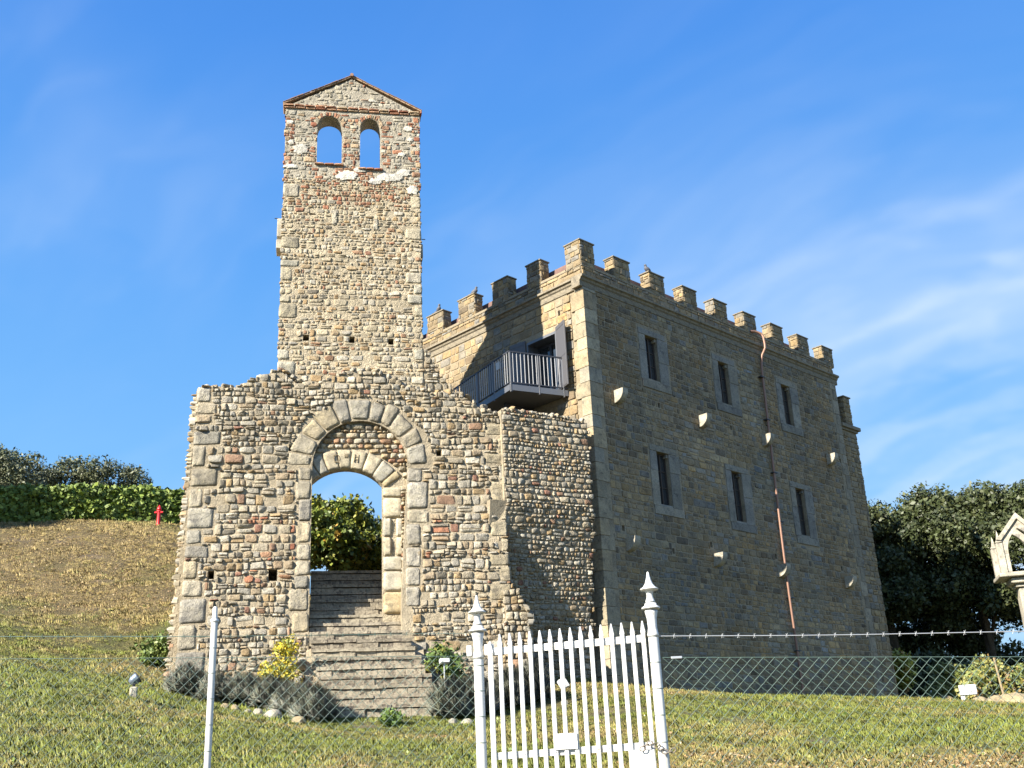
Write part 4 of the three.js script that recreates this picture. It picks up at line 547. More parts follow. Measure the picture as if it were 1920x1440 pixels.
{
  const B = -.72, g = thing('picket_gate', 'white iron picket gate with pointed bars and two rails', 'gate', [GL[0], B, GL[1]], GT);
  const P = (n, q, m = M.white, p = g) => part(n, q, m, p, p === g ? -B : 0), x0 = .085, x1 = GLEN - .062, rise = (x) => (x / GLEN) * .018;
  const n = 15;
  const spike = (x, lo, hi, w) => { const s = [[x - w, lo], [x + w, lo], [x + w, hi - .075], [x + w * 1.15, hi - .066], [x + .002, hi], [x - .002, hi], [x - w * 1.15, hi - .066], [x - w, hi - .075]]; const q = new THREE.ExtrudeGeometry(new THREE.Shape(s.map((k) => new THREE.Vector2(...k))), { depth: .012, bevelEnabled: true, bevelSize: .0025, bevelThickness: .0025, bevelSegments: 1 }); q.translate(0, 0, .008); return q; };
  P('hinge_stile', spike(x0, -.62, .885, .014));
  for (let i = 1; i <= n; i++) { const x = lerp(x0, x1, i / n); P('picket', spike(x, i === 14 ? .16 : -.62, .925 + rise(x), .011)); }
  const rail = (h, t) => P('rail', (() => { const q = box(x0, x1, -t / 2, t / 2, -.008, .0045); q.rotateZ(.016); q.translate(0, h, 0); return q; })());
  rail(.82, .045); rail(.17, .042); rail(-.5, .042);
  for (const h of [.82, .17]) for (let i = 1; i <= n; i++) { const x = lerp(x0, x1, i / n), q = new THREE.SphereGeometry(.005, 6, 4); q.translate(x, h + x * .016, .0235); P('rivet', q); }
  P('lock_box', rbox(x1 - .15, x1 + .012, -.06, .165, -.02, .03, .006)); P('hinge', clean([rbox(-.075, -.042, .8, .87, -.02, .02, .004), rbox(.042, .105, .8, .872, -.015, .006, .004)])); P('keyhole', box(x1 - .03, x1 - .022, -.03, .02, .0302, .0312), M.iron);
}
{ // the little enamel sign wired to the middle rail
  const c = document.createElement('canvas'); c.width = 256; c.height = 180; const x = c.getContext('2d'); x.fillStyle = '#f2f1ee'; x.fillRect(0, 0, 256, 180); x.strokeStyle = '#dad8d2'; x.lineWidth = 5; x.strokeRect(10, 10, 236, 160); x.fillStyle = '#b4aaa4'; x.font = 'bold 46px sans-serif'; x.textAlign = 'center'; x.fillText('ATTENTI', 128, 76); x.fillText('AL CANE', 128, 140);
  const t = new THREE.CanvasTexture(c); t.colorSpace = THREE.SRGBColorSpace;
  const m = std({ map: t, roughness: .4 }), u = .555, s = thing('warning_sign', 'small pale rectangular sign fixed to the middle rail of the white gate', 'sign', [GL[0] + u * Math.cos(GT), .19, GL[1] - u * Math.sin(GT)], GT);
  part('plate', rbox(-.075, .075, 0, .095, .027, .031, .002), M.white, s); const q = new THREE.PlaneGeometry(.146, .092); q.translate(0, .0475, .0335); part('lettering', q, m, s);
}
{ // chain between gate and post
  const s = thing('gate_chain', 'short steel chain looped round the lock side of the white gate', 'chain', [GR[0], .17, GR[1]], GT);
  for (let i = 0; i < 9; i++) { const q = new THREE.TorusGeometry(.013, .0035, 5, 10); q.scale(1.4, 1, 1); if (i % 2) q.rotateX(Math.PI / 2); q.rotateZ(.25); q.translate(-.12 + i * .023, .0 + .03 * Math.sin(i * .7), .055); part('link', q, std({ color: rgb(.20, .17, .14), roughness: .6, metalness: .4 }), s); }
}
// ------------------------------------------------------------------ chain-link fences
function chainLink(parent, x0, x1, bot, top, z) {             // wires woven in a zigzag; bot and top are functions of x
  const a = .035, r = .0016, p = [], ix = [], add = (A, B) => { const d = new THREE.Vector3().subVectors(B, A).normalize(), s = new THREE.Vector3(d.y, -d.x, 0), f = new THREE.Vector3(0, 0, 1), b = p.length / 3; for (const P of [A, B]) for (let k = 0; k < 3; k++) { const t = k / 3 * 2 * Math.PI; p.push(P.x + (s.x * Math.cos(t)) * r, P.y + s.y * Math.cos(t) * r, P.z + Math.sin(t) * r); } for (let k = 0; k < 3; k++) { const n = (k + 1) % 3; ix.push(b + k, b + n, b + 3 + n, b + k, b + 3 + n, b + 3 + k); } };
  for (let i = 0; x0 + i * a < x1; i++) { const x = x0 + i * a, t = top(x), n = Math.floor((t - bot(x)) / a); for (let j = 0; j < n; j++) { const l = (j + i) % 2; const q = (k, s) => new THREE.Vector3(x + (s ? a + .002 : -.002), t - k * a, z + (s ? .002 : -.002)); add(q(j, l), q(j + 1, 1 - l)); } }
  const g = new THREE.BufferGeometry(); g.setAttribute('position', new THREE.Float32BufferAttribute(p, 3)); g.setIndex(ix); g.computeVertexNormals(); part('wire_mesh', g, M.wire, parent).userData.kind = 'stuff';
}
function barbed(parent, pts, r, m, barbs) { const gs = [tube(pts, r, 5, 40)], c = new THREE.CatmullRomCurve3(pts.map((q) => new THREE.Vector3(...q))), n = Math.floor(c.getLength() / .1); if (barbs) for (let i = 1; i < n; i++) { const q = c.getPointAt(i / n); gs.push(bar([q.x - .006, q.y - .014, q.z], [q.x + .006, q.y + .014, q.z + .004], .0013, 4), bar([q.x + .008, q.y - .012, q.z - .003], [q.x - .004, q.y + .013, q.z], .0013, 4)); } part(barbs ? 'barbed_wire' : 'straining_wire', clean(gs), m, parent); }
{
  const f = thing('wire_fence', 'green chain-link fence with a barbed wire strand to the right of the white gate', 'fence', [GR[0], 0, GR[1]], -R(.8)), top = (x) => .71 - x * .045;
  chainLink(f, .05, 3.9, (x) => -1.0 - x * .03, top, 0);
  barbed(f, [[.03, .712, 0], [1.5, .645, 0], [3.9, .535, 0]], .002, M.wire, false); barbed(f, [[.03, .845, 0], [1.1, .80, 0], [2.3, .765, 0], [3.9, .72, 0]], .0032, M.steel, true);
  part('tie_plate', rbox(.1, .17, .7, .715, -.004, .004, .002), M.steel, f);
}
{
  const f = thing('wire_fence', 'green chain-link fence on a white tubular post to the left of the white gate', 'fence', [GL[0], 0, GL[1]], R(2.0)), top = (x) => .80 - x * .036;
  chainLink(f, -4.4, -.05, (x) => -.95 - x * .06, top, 0);
  barbed(f, [[-4.4, .96, 0], [-2, .873, 0], [-.05, .802, 0]], .0018, M.wire, false); barbed(f, [[-4.4, 1.11, 0], [-1.73, 1.0, 0]], .0024, M.wire, true); barbed(f, [[-1.73, 1.0, 0], [-.05, .95, 0]], .0016, M.wire, true);
  const H = 1.19; part('post', lathe([[0, -.9], [.022, -.9], [.022, H - .1], [.028, H - .1], [.028, H - .085], [.018, H - .08], [.016, H - .01], [.009, H], [0, H]], 16).translate(-1.73, 0, .03), M.white, f);
  for (let h = -.2; h < 1.0; h += .16) part('binding_wire', (() => { const q = new THREE.TorusGeometry(.023, .0016, 4, 16); q.rotateX(Math.PI / 2); q.translate(-1.73, h, .03); return q; })(), M.wire, f);
}

// ------------------------------------------------------------------ foliage
function leafClump(rnd, n, rad, size, long = 1.7) {           // a tuft of small leaf faces
  const p = [], idx = [], nn = [];
  for (let i = 0; i < n; i++) {
    const d = new THREE.Vector3(rnd() - .5, rnd() - .5, rnd() - .5).normalize(), c = d.clone().multiplyScalar(rad * Math.cbrt(rnd())), a = new THREE.Vector3(rnd() - .5, rnd() - .5, rnd() - .5).normalize(), b = new THREE.Vector3().crossVectors(a, d).normalize(), s = size * (.6 + rnd() * .8), nrm = new THREE.Vector3().crossVectors(a, b).normalize();
    const k = p.length / 3; for (const [x, y, z] of [[-long, 0, 0], [0, -.5, .16], [long, 0, 0], [0, .5, .16]]) { const v = c.clone().addScaledVector(a, x * s * .5).addScaledVector(b, y * s).addScaledVector(nrm, z * s); p.push(v.x, v.y, v.z); nn.push(nrm.x, nrm.y, nrm.z); } idx.push(k, k + 1, k + 2, k, k + 2, k + 3);
  }
  const g = new THREE.BufferGeometry(); g.setAttribute('position', new THREE.Float32BufferAttribute(p, 3)); g.setAttribute('normal', new THREE.Float32BufferAttribute(nn, 3)); g.setIndex(idx); return g;
}
const clumps = [1, 2, 3].map((k) => leafClump(rng(k * 77), 22, .42, .10)), fineClump = leafClump(rng(5), 26, .3, .06, 2.1), bigLeaf = leafClump(rng(6), 14, .22, .085, 1.5);
function crown(parent, name, rnd, pts, geo, cols, size, y = 0) {   // pts: [x, y, z]
  const m = new THREE.InstancedMesh(geo, M.leaf, pts.length), o = new THREE.Object3D(), c = new THREE.Color();
  pts.forEach((p, i) => { o.position.set(...p); o.rotation.set(rnd() * 6.3, rnd() * 6.3, rnd() * 6.3); o.scale.setScalar(size * (.7 + rnd() * .6)); o.updateMatrix(); m.setMatrixAt(i, o.matrix); const k = pick(rnd, cols); c.setRGB(...k); m.setColorAt(i, c); });
  m.name = name; m.position.y = y; m.castShadow = m.receiveShadow = true; m.userData.kind = 'stuff'; parent.add(m); return m;
}
function blobs(rnd, list, n, shell = .55) {                   // points through a set of lobes [x, y, z, r, squash]
  const vol = list.map((b) => b[3] ** 2.4), tot = vol.reduce((a, b) => a + b), out = [];
  list.forEach((b, k) => { for (let i = 0; i < n * vol[k] / tot; i++) { const d = new THREE.Vector3(rnd() * 2 - 1, rnd() * 2 - 1, rnd() * 2 - 1).normalize(), r = b[3] * lerp(shell, 1.02, rnd() ** .6) * (.82 + .36 * fbm(d.x * 2.2 + b[0] * 3, d.y * 2.2 + d.z * 1.7 + b[1] * 3, 3)); out.push([b[0] + d.x * r, b[1] + d.y * r * (b[4] ?? .8), b[2] + d.z * r]); } });
  return out;
}
function limbs(rnd, h, r, lobes) { const gs = [tube([[0, -.3, 0], [.08 * h * (rnd() - .5), h * .35, .05], [.1 * h * (rnd() - .5), h * .75, 0]], r, 8, 10)]; for (const b of lobes) gs.push(tube([[0, h * (.3 + rnd() * .25), 0], [b[0] * .45, lerp(h * .5, b[1], .55), b[2] * .45], [b[0], b[1], b[2]]], r * .38, 6, 8)); return clean(gs); }
function tree(name, label, [az, D], H, spread, seed, cols, n, opt = {}) {
  const rnd = rng(seed), [x, z] = pol(az, D), t = thing(name, label, opt.cat ?? 'tree', [x, ground(x, z) + (opt.lift ?? 0), z], rnd() * 6, opt.group), lobes = [];
  const lo = opt.lo ?? .35; for (let i = 0; i < (opt.k ?? 11); i++) { const a = rnd() * 6.283, q = Math.sqrt(rnd()) * spread * .72, y = lerp(lo * H + spread * .2, H * .93, rnd() ** .8), w = 1 - Math.max(0, y / H - .6) * .9; lobes.push([Math.cos(a) * q * w, y, Math.sin(a) * q * w, spread * lerp(...(opt.lr ?? [.3, .52]), rnd()), opt.squash ?? .75]); }
  part('trunk', limbs(rnd, H * .8, opt.r ?? H * .02, lobes.slice(0, 8)), M.bark, t);
  crown(t, 'crown', rnd, blobs(rnd, lobes, n, opt.shell ?? .4), opt.geo ?? clumps[seed % 3], cols, opt.size ?? 1); return t;
}
const OAK = [[5, .042, .055, .018], [4, .055, .07, .022], [2, .075, .085, .03], [1, .03, .04, .016]], OLIVE = [[4, .10, .115, .055], [3, .13, .14, .075], [2, .07, .085, .04]], AUTUMN = [[5, .11, .15, .025], [4, .18, .21, .03], [2, .28, .27, .03], [.5, .36, .22, .03], [1, .06, .085, .02]];
// trees behind the castle on the right
const TG = 'dark evergreen trees beyond the castle';
tree('evergreen_tree', 'dark evergreen tree rising close against the far end of the castle', [18.3, 50], 8.6, 3.1, 101, OAK, 3000, { lo: .32, k: 26, lr: [.18, .4], shell: .2 });
tree('evergreen_tree', 'dark evergreen tree filling the gap between the castle tree and the stone shrine', [20.4, 53], 6.2, 2.9, 102, OAK, 2500, { lo: .3, k: 26, lr: [.18, .4], shell: .2 });
tree('evergreen_tree', 'tall dark evergreen tree directly behind the stone shrine', [22.7, 51], 9.3, 3.2, 103, OAK, 3200, { lo: .36, k: 26, lr: [.18, .4], shell: .2 });
tree('evergreen_tree', 'evergreen tree spreading beyond the stone shrine away from the castle', [25.6, 50], 9.0, 3.4, 104, OAK, 2600, { lo: .34, k: 24, lr: [.18, .4], shell: .2 });
// trees on the mound
tree('olive_tree', 'broad grey green tree behind the shaded end of the hedge', [-26.6, 55], 4.5, 3.9, 111, OLIVE, 1150, { lo: .3, geo: fineClump, size: 1.25, shell: .2, k: 30, lr: [.16, .34], squash: .42 });
tree('olive_tree', 'grey green tree behind the middle of the hedge with sky showing through', [-23.6, 56], 4.7, 2.6, 112, OLIVE, 420, { lo: .35, geo: fineClump, size: 1.25, shell: .2, k: 20, lr: [.16, .34], squash: .42 });
tree('olive_tree', 'lacy grey green tree behind the leafy sunlit part of the hedge', [-21.2, 55], 4.7, 2.7, 113, OLIVE, 560, { lo: .3, geo: fineClump, size: 1.25, shell: .2, k: 20, lr: [.16, .34], squash: .42 });
tree('olive_tree', 'small thin tree behind the hedge nearest the gatehouse', [-19.2, 58], 2.9, 2.0, 114, OLIVE, 150, { lo: .3, geo: fineClump, size: 1.2, shell: .2, k: 12, lr: [.16, .34], squash: .42 });
tree('oak_tree', 'large tree on the mound whose shade falls on the hedge', [-38.6, 44.5], 8, 3.2, 116, OAK, 1700, { lo: .35, shell: .2 });
// seen through the arch
tree('autumn_tree', 'yellow and green autumn tree seen through the gatehouse arch', [-9.9, 40], 4.9, 2.5, 121, AUTUMN, 2100, { lo: .12, k: 14, shell: .3, geo: bigLeaf, size: 1.3, lift: -.6 });
tree('autumn_tree', 'darker green tree seen through the arch beside its right jamb', [-8.0, 43], 4.6, 1.9, 122, [[3, .08, .10, .025], [2, .13, .15, .03], [1, .05, .065, .02]], 1100, { lo: .12, k: 10, shell: .3, lift: -.6 });
// the laurel hedge along the top of the mound
{
  const rnd = rng(131), A = pol(-29.5, 45.5), E = pol(-16.2, 46.2), t = thing('laurel_hedge', 'clipped laurel hedge running along the top of the grassy mound', 'hedge', [A[0], ground(...A), A[1]], Math.atan2(-(E[1] - A[1]), E[0] - A[0])), L = Math.hypot(E[0] - A[0], E[1] - A[1]), pts = [];
  const gy = (u) => ground(lerp(A[0], E[0], u / L), lerp(A[1], E[1], u / L)) - ground(...A);
  part('hedge_stems', clean(Array.from({ length: 90 }, () => { const u = rnd() * L, z = -.75 + rnd() * .6; return bar([u, gy(u) - .2, z], [u + (rnd() - .5) * .5, gy(u) + 1.15, z + (rnd() - .5) * .3], .022, 5, .01); })), M.bark, t);
  for (let i = 0; i < 8200; i++) { const u = rnd() * L, k = rnd(), top = k < .14, deep = k > .6; pts.push([u, gy(u) + (top ? 1.16 + rnd() * .16 + .12 * fbm(u * 1.5, 3) : rnd() * 1.28 - .05), deep ? -.85 + rnd() * .8 : top ? -.9 + rnd() * .95 : -.1 + rnd() * .2]); }
  crown(t, 'hedge_leaves', rnd, pts, leafClump(rng(8), 9, .16, .12, 1.4), [[4, .10, .15, .022], [3, .15, .21, .03], [2, .21, .27, .045], [1, .06, .09, .02]], 1).material = std({ color: rgb(1, 1, 1), roughness: .65, side: THREE.DoubleSide });
}
{ // fire hydrant
  const [x, z] = pol(-18.8, 44.6), p = thing('fire_hydrant', 'red fire hydrant standing in front of the laurel hedge', 'hydrant', [x, ground(x, z), z]);
  part('barrel', lathe([[0, -.1], [.1, -.1], [.1, .03], [.075, .05], [.07, .5], [.1, .52], [.1, .56], [.085, .58], [0, .58]], 16), M.red, p); part('bonnet', lathe([[0, .58], [.09, .58], [.095, .64], [.07, .72], [.03, .76], [.025, .8], [0, .8]], 16), M.red, p);
  for (const s of [-1, 1]) part('outlet', bar([s * .06, .5, .03], [s * .17, .5, .03], .04, 10), M.red, p);
}
// lavender and its edging of rocks
const LAVG = [[4, .38, .40, .31], [3, .46, .47, .39], [2, .30, .32, .22], [1, .54, .54, .48]];
function spikes(rnd, n) { const p = [], idx = [], nn = []; for (let i = 0; i < n; i++) { const a = rnd() * 6.283, t = rnd() * 1.0, l = .5 + rnd() * .5, d = [Math.cos(a) * Math.sin(t), Math.cos(t), Math.sin(a) * Math.sin(t)], s = [-Math.sin(a), 0, Math.cos(a)], k = p.length / 3, w = .010; for (const [f, e] of [[0, -w], [0, w], [1, w * .5], [1, -w * .5]]) { p.push(d[0] * l * f + s[0] * e, d[1] * l * f, d[2] * l * f + s[2] * e); nn.push(Math.cos(a), .4, Math.sin(a)); } idx.push(k, k + 1, k + 2, k, k + 2, k + 3); } const g = new THREE.BufferGeometry(); g.setAttribute('position', new THREE.Float32BufferAttribute(p, 3)); g.setAttribute('normal', new THREE.Float32BufferAttribute(nn, 3)); g.setIndex(idx); return g; }
const spikeGeo = spikes(rng(9), 46);
function lavender(label, az, D, r, h, seed) {
  const rnd = rng(seed), [x, z] = pol(az, D), t = thing('lavender_bush', label, 'bush', [x, ground(x, z), z], 0, 'lavender bushes at the foot of the gatehouse'), pts = [];
  part('stems', clean(Array.from({ length: 26 }, () => { const a = rnd() * 6.283, f = rnd() * r * .7; return bar([Math.cos(a) * f * .25, -.03, Math.sin(a) * f * .25], [Math.cos(a) * f, h * .62, Math.sin(a) * f], .012, 4, .006); })), std({ color: rgb(.34, .33, .24) }), t);
  const m = new THREE.InstancedMesh(spikeGeo, M.leaf, 380), o = new THREE.Object3D(), c = new THREE.Color();
  for (let i = 0; i < 380; i++) { const a = rnd() * 6.283, f = Math.sqrt(rnd()), y = h * .74 * Math.sqrt(1 - f * f * .9) * (.05 + .95 * rnd() ** .6); o.position.set(Math.cos(a) * f * r * .8, y, Math.sin(a) * f * r * .8); o.rotation.set((rnd() - .5) * .5 + Math.sin(a) * f * .7, rnd() * 6, -Math.cos(a) * f * .7); o.scale.setScalar(h * (.26 + rnd() * .24)); o.updateMatrix(); m.setMatrixAt(i, o.matrix); c.setRGB(...pick(rnd, LAVG)); m.setColorAt(i, c); }
  m.name = 'foliage'; m.userData.kind = 'stuff'; m.castShadow = m.receiveShadow = true; t.add(m);
}
const LL = 'grey green lavender bush in the row left of the staircase';
lavender(LL, -16.9, 24.3, .5, .62, 201); lavender(LL, -15.5, 24.0, .5, .6, 202); lavender(LL, -14.1, 24.0, .55, .66, 203); lavender(LL, -12.8, 23.8, .55, .66, 204); lavender(LL, -11.7, 23.4, .52, .66, 205);
lavender('rounded lavender bush touching the left side of the bottom step', -10.7, 22.9, .5, .7, 206);
const LR = 'grey green lavender bush right of the staircase behind the white gate';
lavender(LR, -3.9, 23.3, .5, .8, 207); lavender(LR, -2.6, 23.6, .5, .85, 208); lavender(LR, -.9, 24.2, .5, .8, 209); lavender(LR, .2, 24.6, .5, .85, 210);
function rock(name, label, az, D, w, h, seed, m, group) { const rnd = rng(seed), [x, z] = pol(az, D), q = new THREE.IcosahedronGeometry(1, 2), p = q.attributes.position; for (let i = 0; i < p.count; i++) { const k = .78 + .5 * fbm(p.getX(i) * 1.4 + seed, p.getY(i) * 1.4 + p.getZ(i) * 1.1, 3); p.setXYZ(i, p.getX(i) * k * w, p.getY(i) * k * h, p.getZ(i) * k * w * .7); } q.computeVertexNormals(); solo(name, q, m, label, 'rock', group, [x, ground(x, z) + h * .2, z], rnd() * 3); }
const pale = std({ color: rgb(.58, .54, .45), map: stoneTex, bumpMap: stoneBump, bumpScale: .03 }), tan = std({ color: rgb(.46, .38, .24), map: stoneTex, bumpMap: stoneBump, bumpScale: .03 });
rock('edging_rock', 'large white rock edging the lavender left of the stairs', -12.75, 22.55, .24, .13, 1, pale, null);
const RG = 'rocks edging the lavender bed';
rock('edging_rock', 'small pale rock in the edging of the lavender row', -13.5, 22.7, .13, .1, 2, pale, RG); rock('edging_rock', 'small pale rock in the edging of the lavender row', -14.6, 23, .12, .09, 3, tan, RG); rock('edging_rock', 'small pale rock in the edging of the lavender row', -15.1, 23.1, .1, .08, 4, tan, RG); rock('edging_rock', 'small pale rock in the edging of the lavender row', -11.5, 22.3, .2, .12, 5, tan, RG); rock('edging_rock', 'small pale rock in the edging of the lavender row', -13.95, 22.85, .1, .07, 6, pale, RG);
rock('edging_rock', 'pale rock at the foot of the lavender right of the stairs', -3.1, 22.7, .12, .09, 7, pale, 'rocks right of the stairs'); rock('edging_rock', 'pale rock at the foot of the lavender right of the stairs', -3.8, 22.7, .1, .08, 8, pale, 'rocks right of the stairs');
for (const [az, D, w, s] of [[19.2, 44, .5, 9], [20.3, 43, .45, 10], [21.8, 40, .35, 11], [22.5, 38.5, .4, 12], [23.3, 38, .55, 13], [24, 37.5, .5, 14], [22.9, 39.5, .45, 15], [23.6, 39.5, .5, 16]]) rock('lawn_rock', 'tan rock in the border along the lawn below the evergreens', az, D, w, w * .6, s, tan, 'rocks along the far lawn border');
// shrubs
function shrub(label, az, D, r, h, n, cols, seed, geo = bigLeaf, size = .7, name = 'shrub') { const rnd = rng(seed), [x, z] = pol(az, D), t = thing(name, label, 'shrub', [x, ground(x, z), z], rnd() * 6), lobes = []; for (let i = 0; i < 6; i++) lobes.push([(rnd() - .5) * r, h * (.3 + .6 * rnd()), (rnd() - .5) * r, r * (.35 + rnd() * .25), .9]); part('stems', clean(lobes.map((b) => bar([0, -.05, 0], [b[0], b[1], b[2]], .012, 5))), M.bark, t); crown(t, 'foliage', rnd, blobs(rnd, lobes, n, .2), geo, cols, size); }
const YEL = [[4, .58, .45, .03], [3, .46, .38, .04], [3, .2, .23, .04]];
shrub('bright yellow flowering shrub against the gatehouse wall left of the stairs', -12.55, 24.35, .4, 1.5, 120, YEL, 301, fineClump, .62, 'yellow_shrub');
shrub('green leafy plant with a pale lamp beside the right side of the stairs', -4.1, 24.6, .5, 1.5, 130, [[3, .09, .14, .03], [1, .2, .2, .04]], 302, bigLeaf, .6);
shrub('low green weed at the foot of the bottom step', -6.8, 22.35, .4, .2, 60, [[3, .10, .16, .03], [2, .16, .22, .04]], 303, bigLeaf, .45);
shrub('yellow green shrub at the far corner of the castle', 18.3, 42.5, .9, 1.9, 220, [[3, .34, .33, .04], [2, .2, .22, .04], [1, .34, .2, .06]], 304, bigLeaf, .9);
shrub('low green shrub along the far lawn under the evergreens', 20.6, 43.5, 1.2, 1.1, 260, [[3, .14, .17, .04], [2, .2, .2, .06]], 305, bigLeaf, .9);
shrub('mixed green and yellow shrub beside the rocks below the shrine', 22.4, 42, 1.3, 1.4, 300, [[3, .14, .17, .05], [2, .25, .23, .06], [1, .3, .2, .08]], 306, bigLeaf, .9);
shrub('tall dark bush filling the space between the evergreen trunks by the castle', 18.9, 54, 2.6, 3.2, 420, OAK, 310, bigLeaf, 1.3);
shrub('tall dark bush filling the space between the evergreen trunks behind the shrine', 21.9, 55, 2.6, 3.0, 420, OAK, 311, bigLeaf, 1.3);
shrub('dark green shrub under the evergreens near the castle', 19.3, 47, 1.6, 1.8, 260, OAK, 307, bigLeaf, 1.1);
shrub('dark green shrub under the evergreens behind the shrine', 21.2, 48, 1.6, 1.6, 240, OAK, 308, bigLeaf, 1.1);
shrub('tufted green weed on the mound close to the gatehouse flank', -18.3, 27.5, .7, .5, 120, [[3, .10, .15, .03], [1, .18, .22, .05]], 309, bigLeaf, .6);
{ const rnd = rng(391), pts = []; for (let i = 0; i < 900; i++) { const az = -27 + rnd() * 50, D = 12 + rnd() * 28, [x, z] = pol(az, D); if (fbm(x * .9 + 5, z * .9, 3) > .52 && !(D > 23 && az > -17.5 && az < 18)) pts.push([x, ground(x, z) + EY + .02, z]); }
  tag(crown(scene, 'lawn_weeds', rnd, pts, leafClump(rng(14), 10, .09, .035, 1.3), [[3, .11, .17, .03], [2, .17, .23, .045], [1, .24, .24, .06]], 1), 'scattered low broad leaved weeds growing in the lawn', 'weeds', null, 'stuff'); }
// ------------------------------------------------------------------ small things in the grounds
{ const [x, z] = pol(-19.4, 21), p = thing('garden_spotlight', 'small round floodlight on a stone stub in the lawn left of the gatehouse', 'floodlight', [x, ground(x, z), z], R(25)); part('stone_stub', (() => { const q = new RoundedBoxGeometry(.13, .26, .12, 2, .03); q.translate(0, .08, 0); return q; })(), pale, p); part('bracket', bar([0, .2, 0], [0, .27, 0], .025, 8), M.iron, p); const h = part('lamp_head', (() => { const q = lathe([[0, -.1], [.05, -.09], [.085, -.03], [.095, .05], [.1, .07], [0, .07]], 14); q.rotateZ(-.9); q.translate(.0, .33, 0); return q; })(), std({ color: rgb(.25, .3, .38), roughness: .3, metalness: .5 }), p); part('visor', (() => { const q = new THREE.TorusGeometry(.1, .012, 6, 16); q.rotateX(Math.PI / 2); q.translate(0, .07, 0); q.rotateZ(-.9); q.translate(0, .33, 0); return q; })(), M.iron, h); }
{ const [x, z] = pol(1.9, 24.2), p = thing('lawn_floodlight', 'pale floodlight on a short stake behind the bars of the white gate', 'floodlight', [x, ground(x, z), z], R(30)); part('stake', bar([0, -.05, 0], [0, .36, 0], .018, 6), M.steel, p); part('lamp_head', (() => { const q = rbox(-.1, .1, -.11, .11, -.05, .05, .02); q.rotateX(-.4); q.rotateZ(.35); q.translate(0, .45, 0); return q; })(), M.white, p); part('stub', rbox(-.06, .06, -.05, .1, -.06, .06, .02), pale, p); }
{ const [x, z] = pol(-4.15, 23.95), p = thing('wall_floodlight', 'small white floodlight among the leaves right of the stairs', 'floodlight', [x, 2.55, z], R(20)); part('lamp_head', (() => { const q = rbox(-.11, .11, -.05, .05, -.06, .06, .02); q.rotateX(-.3); return q; })(), M.white, p); part('stake', bar([0, -1.3, -.03], [0, -.04, -.03], .015, 6), M.steel, p); }
{ const [x, z] = pol(21.35, 41), p = thing('lawn_lamp', 'white box lamp in the border below the evergreens', 'lamp', [x, ground(x, z), z], R(-20)); part('housing', rbox(-.28, .28, .28, .62, -.12, .12, .03), M.white, p); part('foot', rbox(-.26, -.12, -.1, .3, -.06, .06, .02), M.white, p); }
{ const [x, z] = pol(22.9, 40.5), p = solo('wooden_stake', bar([0, -.2, 0], [-.12, 1.5, 0], .045, 7, .035), std({ color: rgb(.40, .32, .20), map: stoneTex }), 'bare wooden stake leaning in front of the evergreens', 'stake', null, [x, ground(x, z), z]); }
{ // stone shrine at the edge of the lawn
  const [x, z] = pol(24.75, 28), b = ground(x, z) - .2, H = 4.07 - b, p = thing('stone_shrine', 'carved pale stone shrine with a pointed gothic niche on a slender pillar', 'shrine', [x, b, z], R(-14)), S = (n, q) => part(n, q, M.marble, p);
  S('plinth', clean([rbox(-.45, .45, 0, .5, -.45, .45, .03), rbox(-.36, .36, .502, .68, -.36, .36, .03)])); S('pillar', clean([rbox(-.2, .2, .681, H - .32, -.2, .2, .03), rbox(-.26, .26, H - .318, H - .24, -.26, .26, .02), rbox(-.36, .36, H - .238, H - .1, -.36, .36, .04)])); S('shelf', rbox(-.6, .6, H - .098, H, -.5, .5, .03));
  const arch = []; for (let i = 0; i <= 8; i++) { const a = i / 8 * 1.05; arch.push([.3 - .62 * (1 - Math.cos(a)), H + 0.477 + .62 * Math.sin(a)]); } const hole = [[.3, H + 0.015], ...arch, ...arch.slice(0, -1).reverse().map(([u, v]) => [-u, v]), [-.3, H + 0.015]].reverse();
  const face = prism([[-.44, H + 0.002], [.44, H + 0.002], [.46, H + 0.770], [.0, H + 1.324], [-.46, H + 0.770]], .3, .42, [hole]); S('niche_front', face); S('niche_back', prism([[-.44, H + 0.002], [.44, H + 0.002], [.46, H + 0.770], [.0, H + 1.232], [-.46, H + 0.770]], -.42, -.32, [hole]));
  S('gable', (() => { const q = [[-.52, H + 0.770], [0, H + 1.371], [.52, H + 0.770], [.42, H + 0.755], [0, H + 1.232], [-.42, H + 0.755]]; return prism(q.reverse(), .25, .48); })());
  for (const s of [-1, 1]) for (const d of [-1, 1]) S('pinnacle', clean([rbox(s * .47 - .075, s * .47 + .075, H + 0.001, H + 0.693, d * .38 - .075, d * .38 + .075, .01), lathe([[0, H + 0.693], [.1, H + 0.693], [.1, H + 0.731], [.06, H + 0.770], [.0, H + 1.016]], 4).rotateY(Math.PI / 4).translate(s * .47, 0, d * .38)]));
}
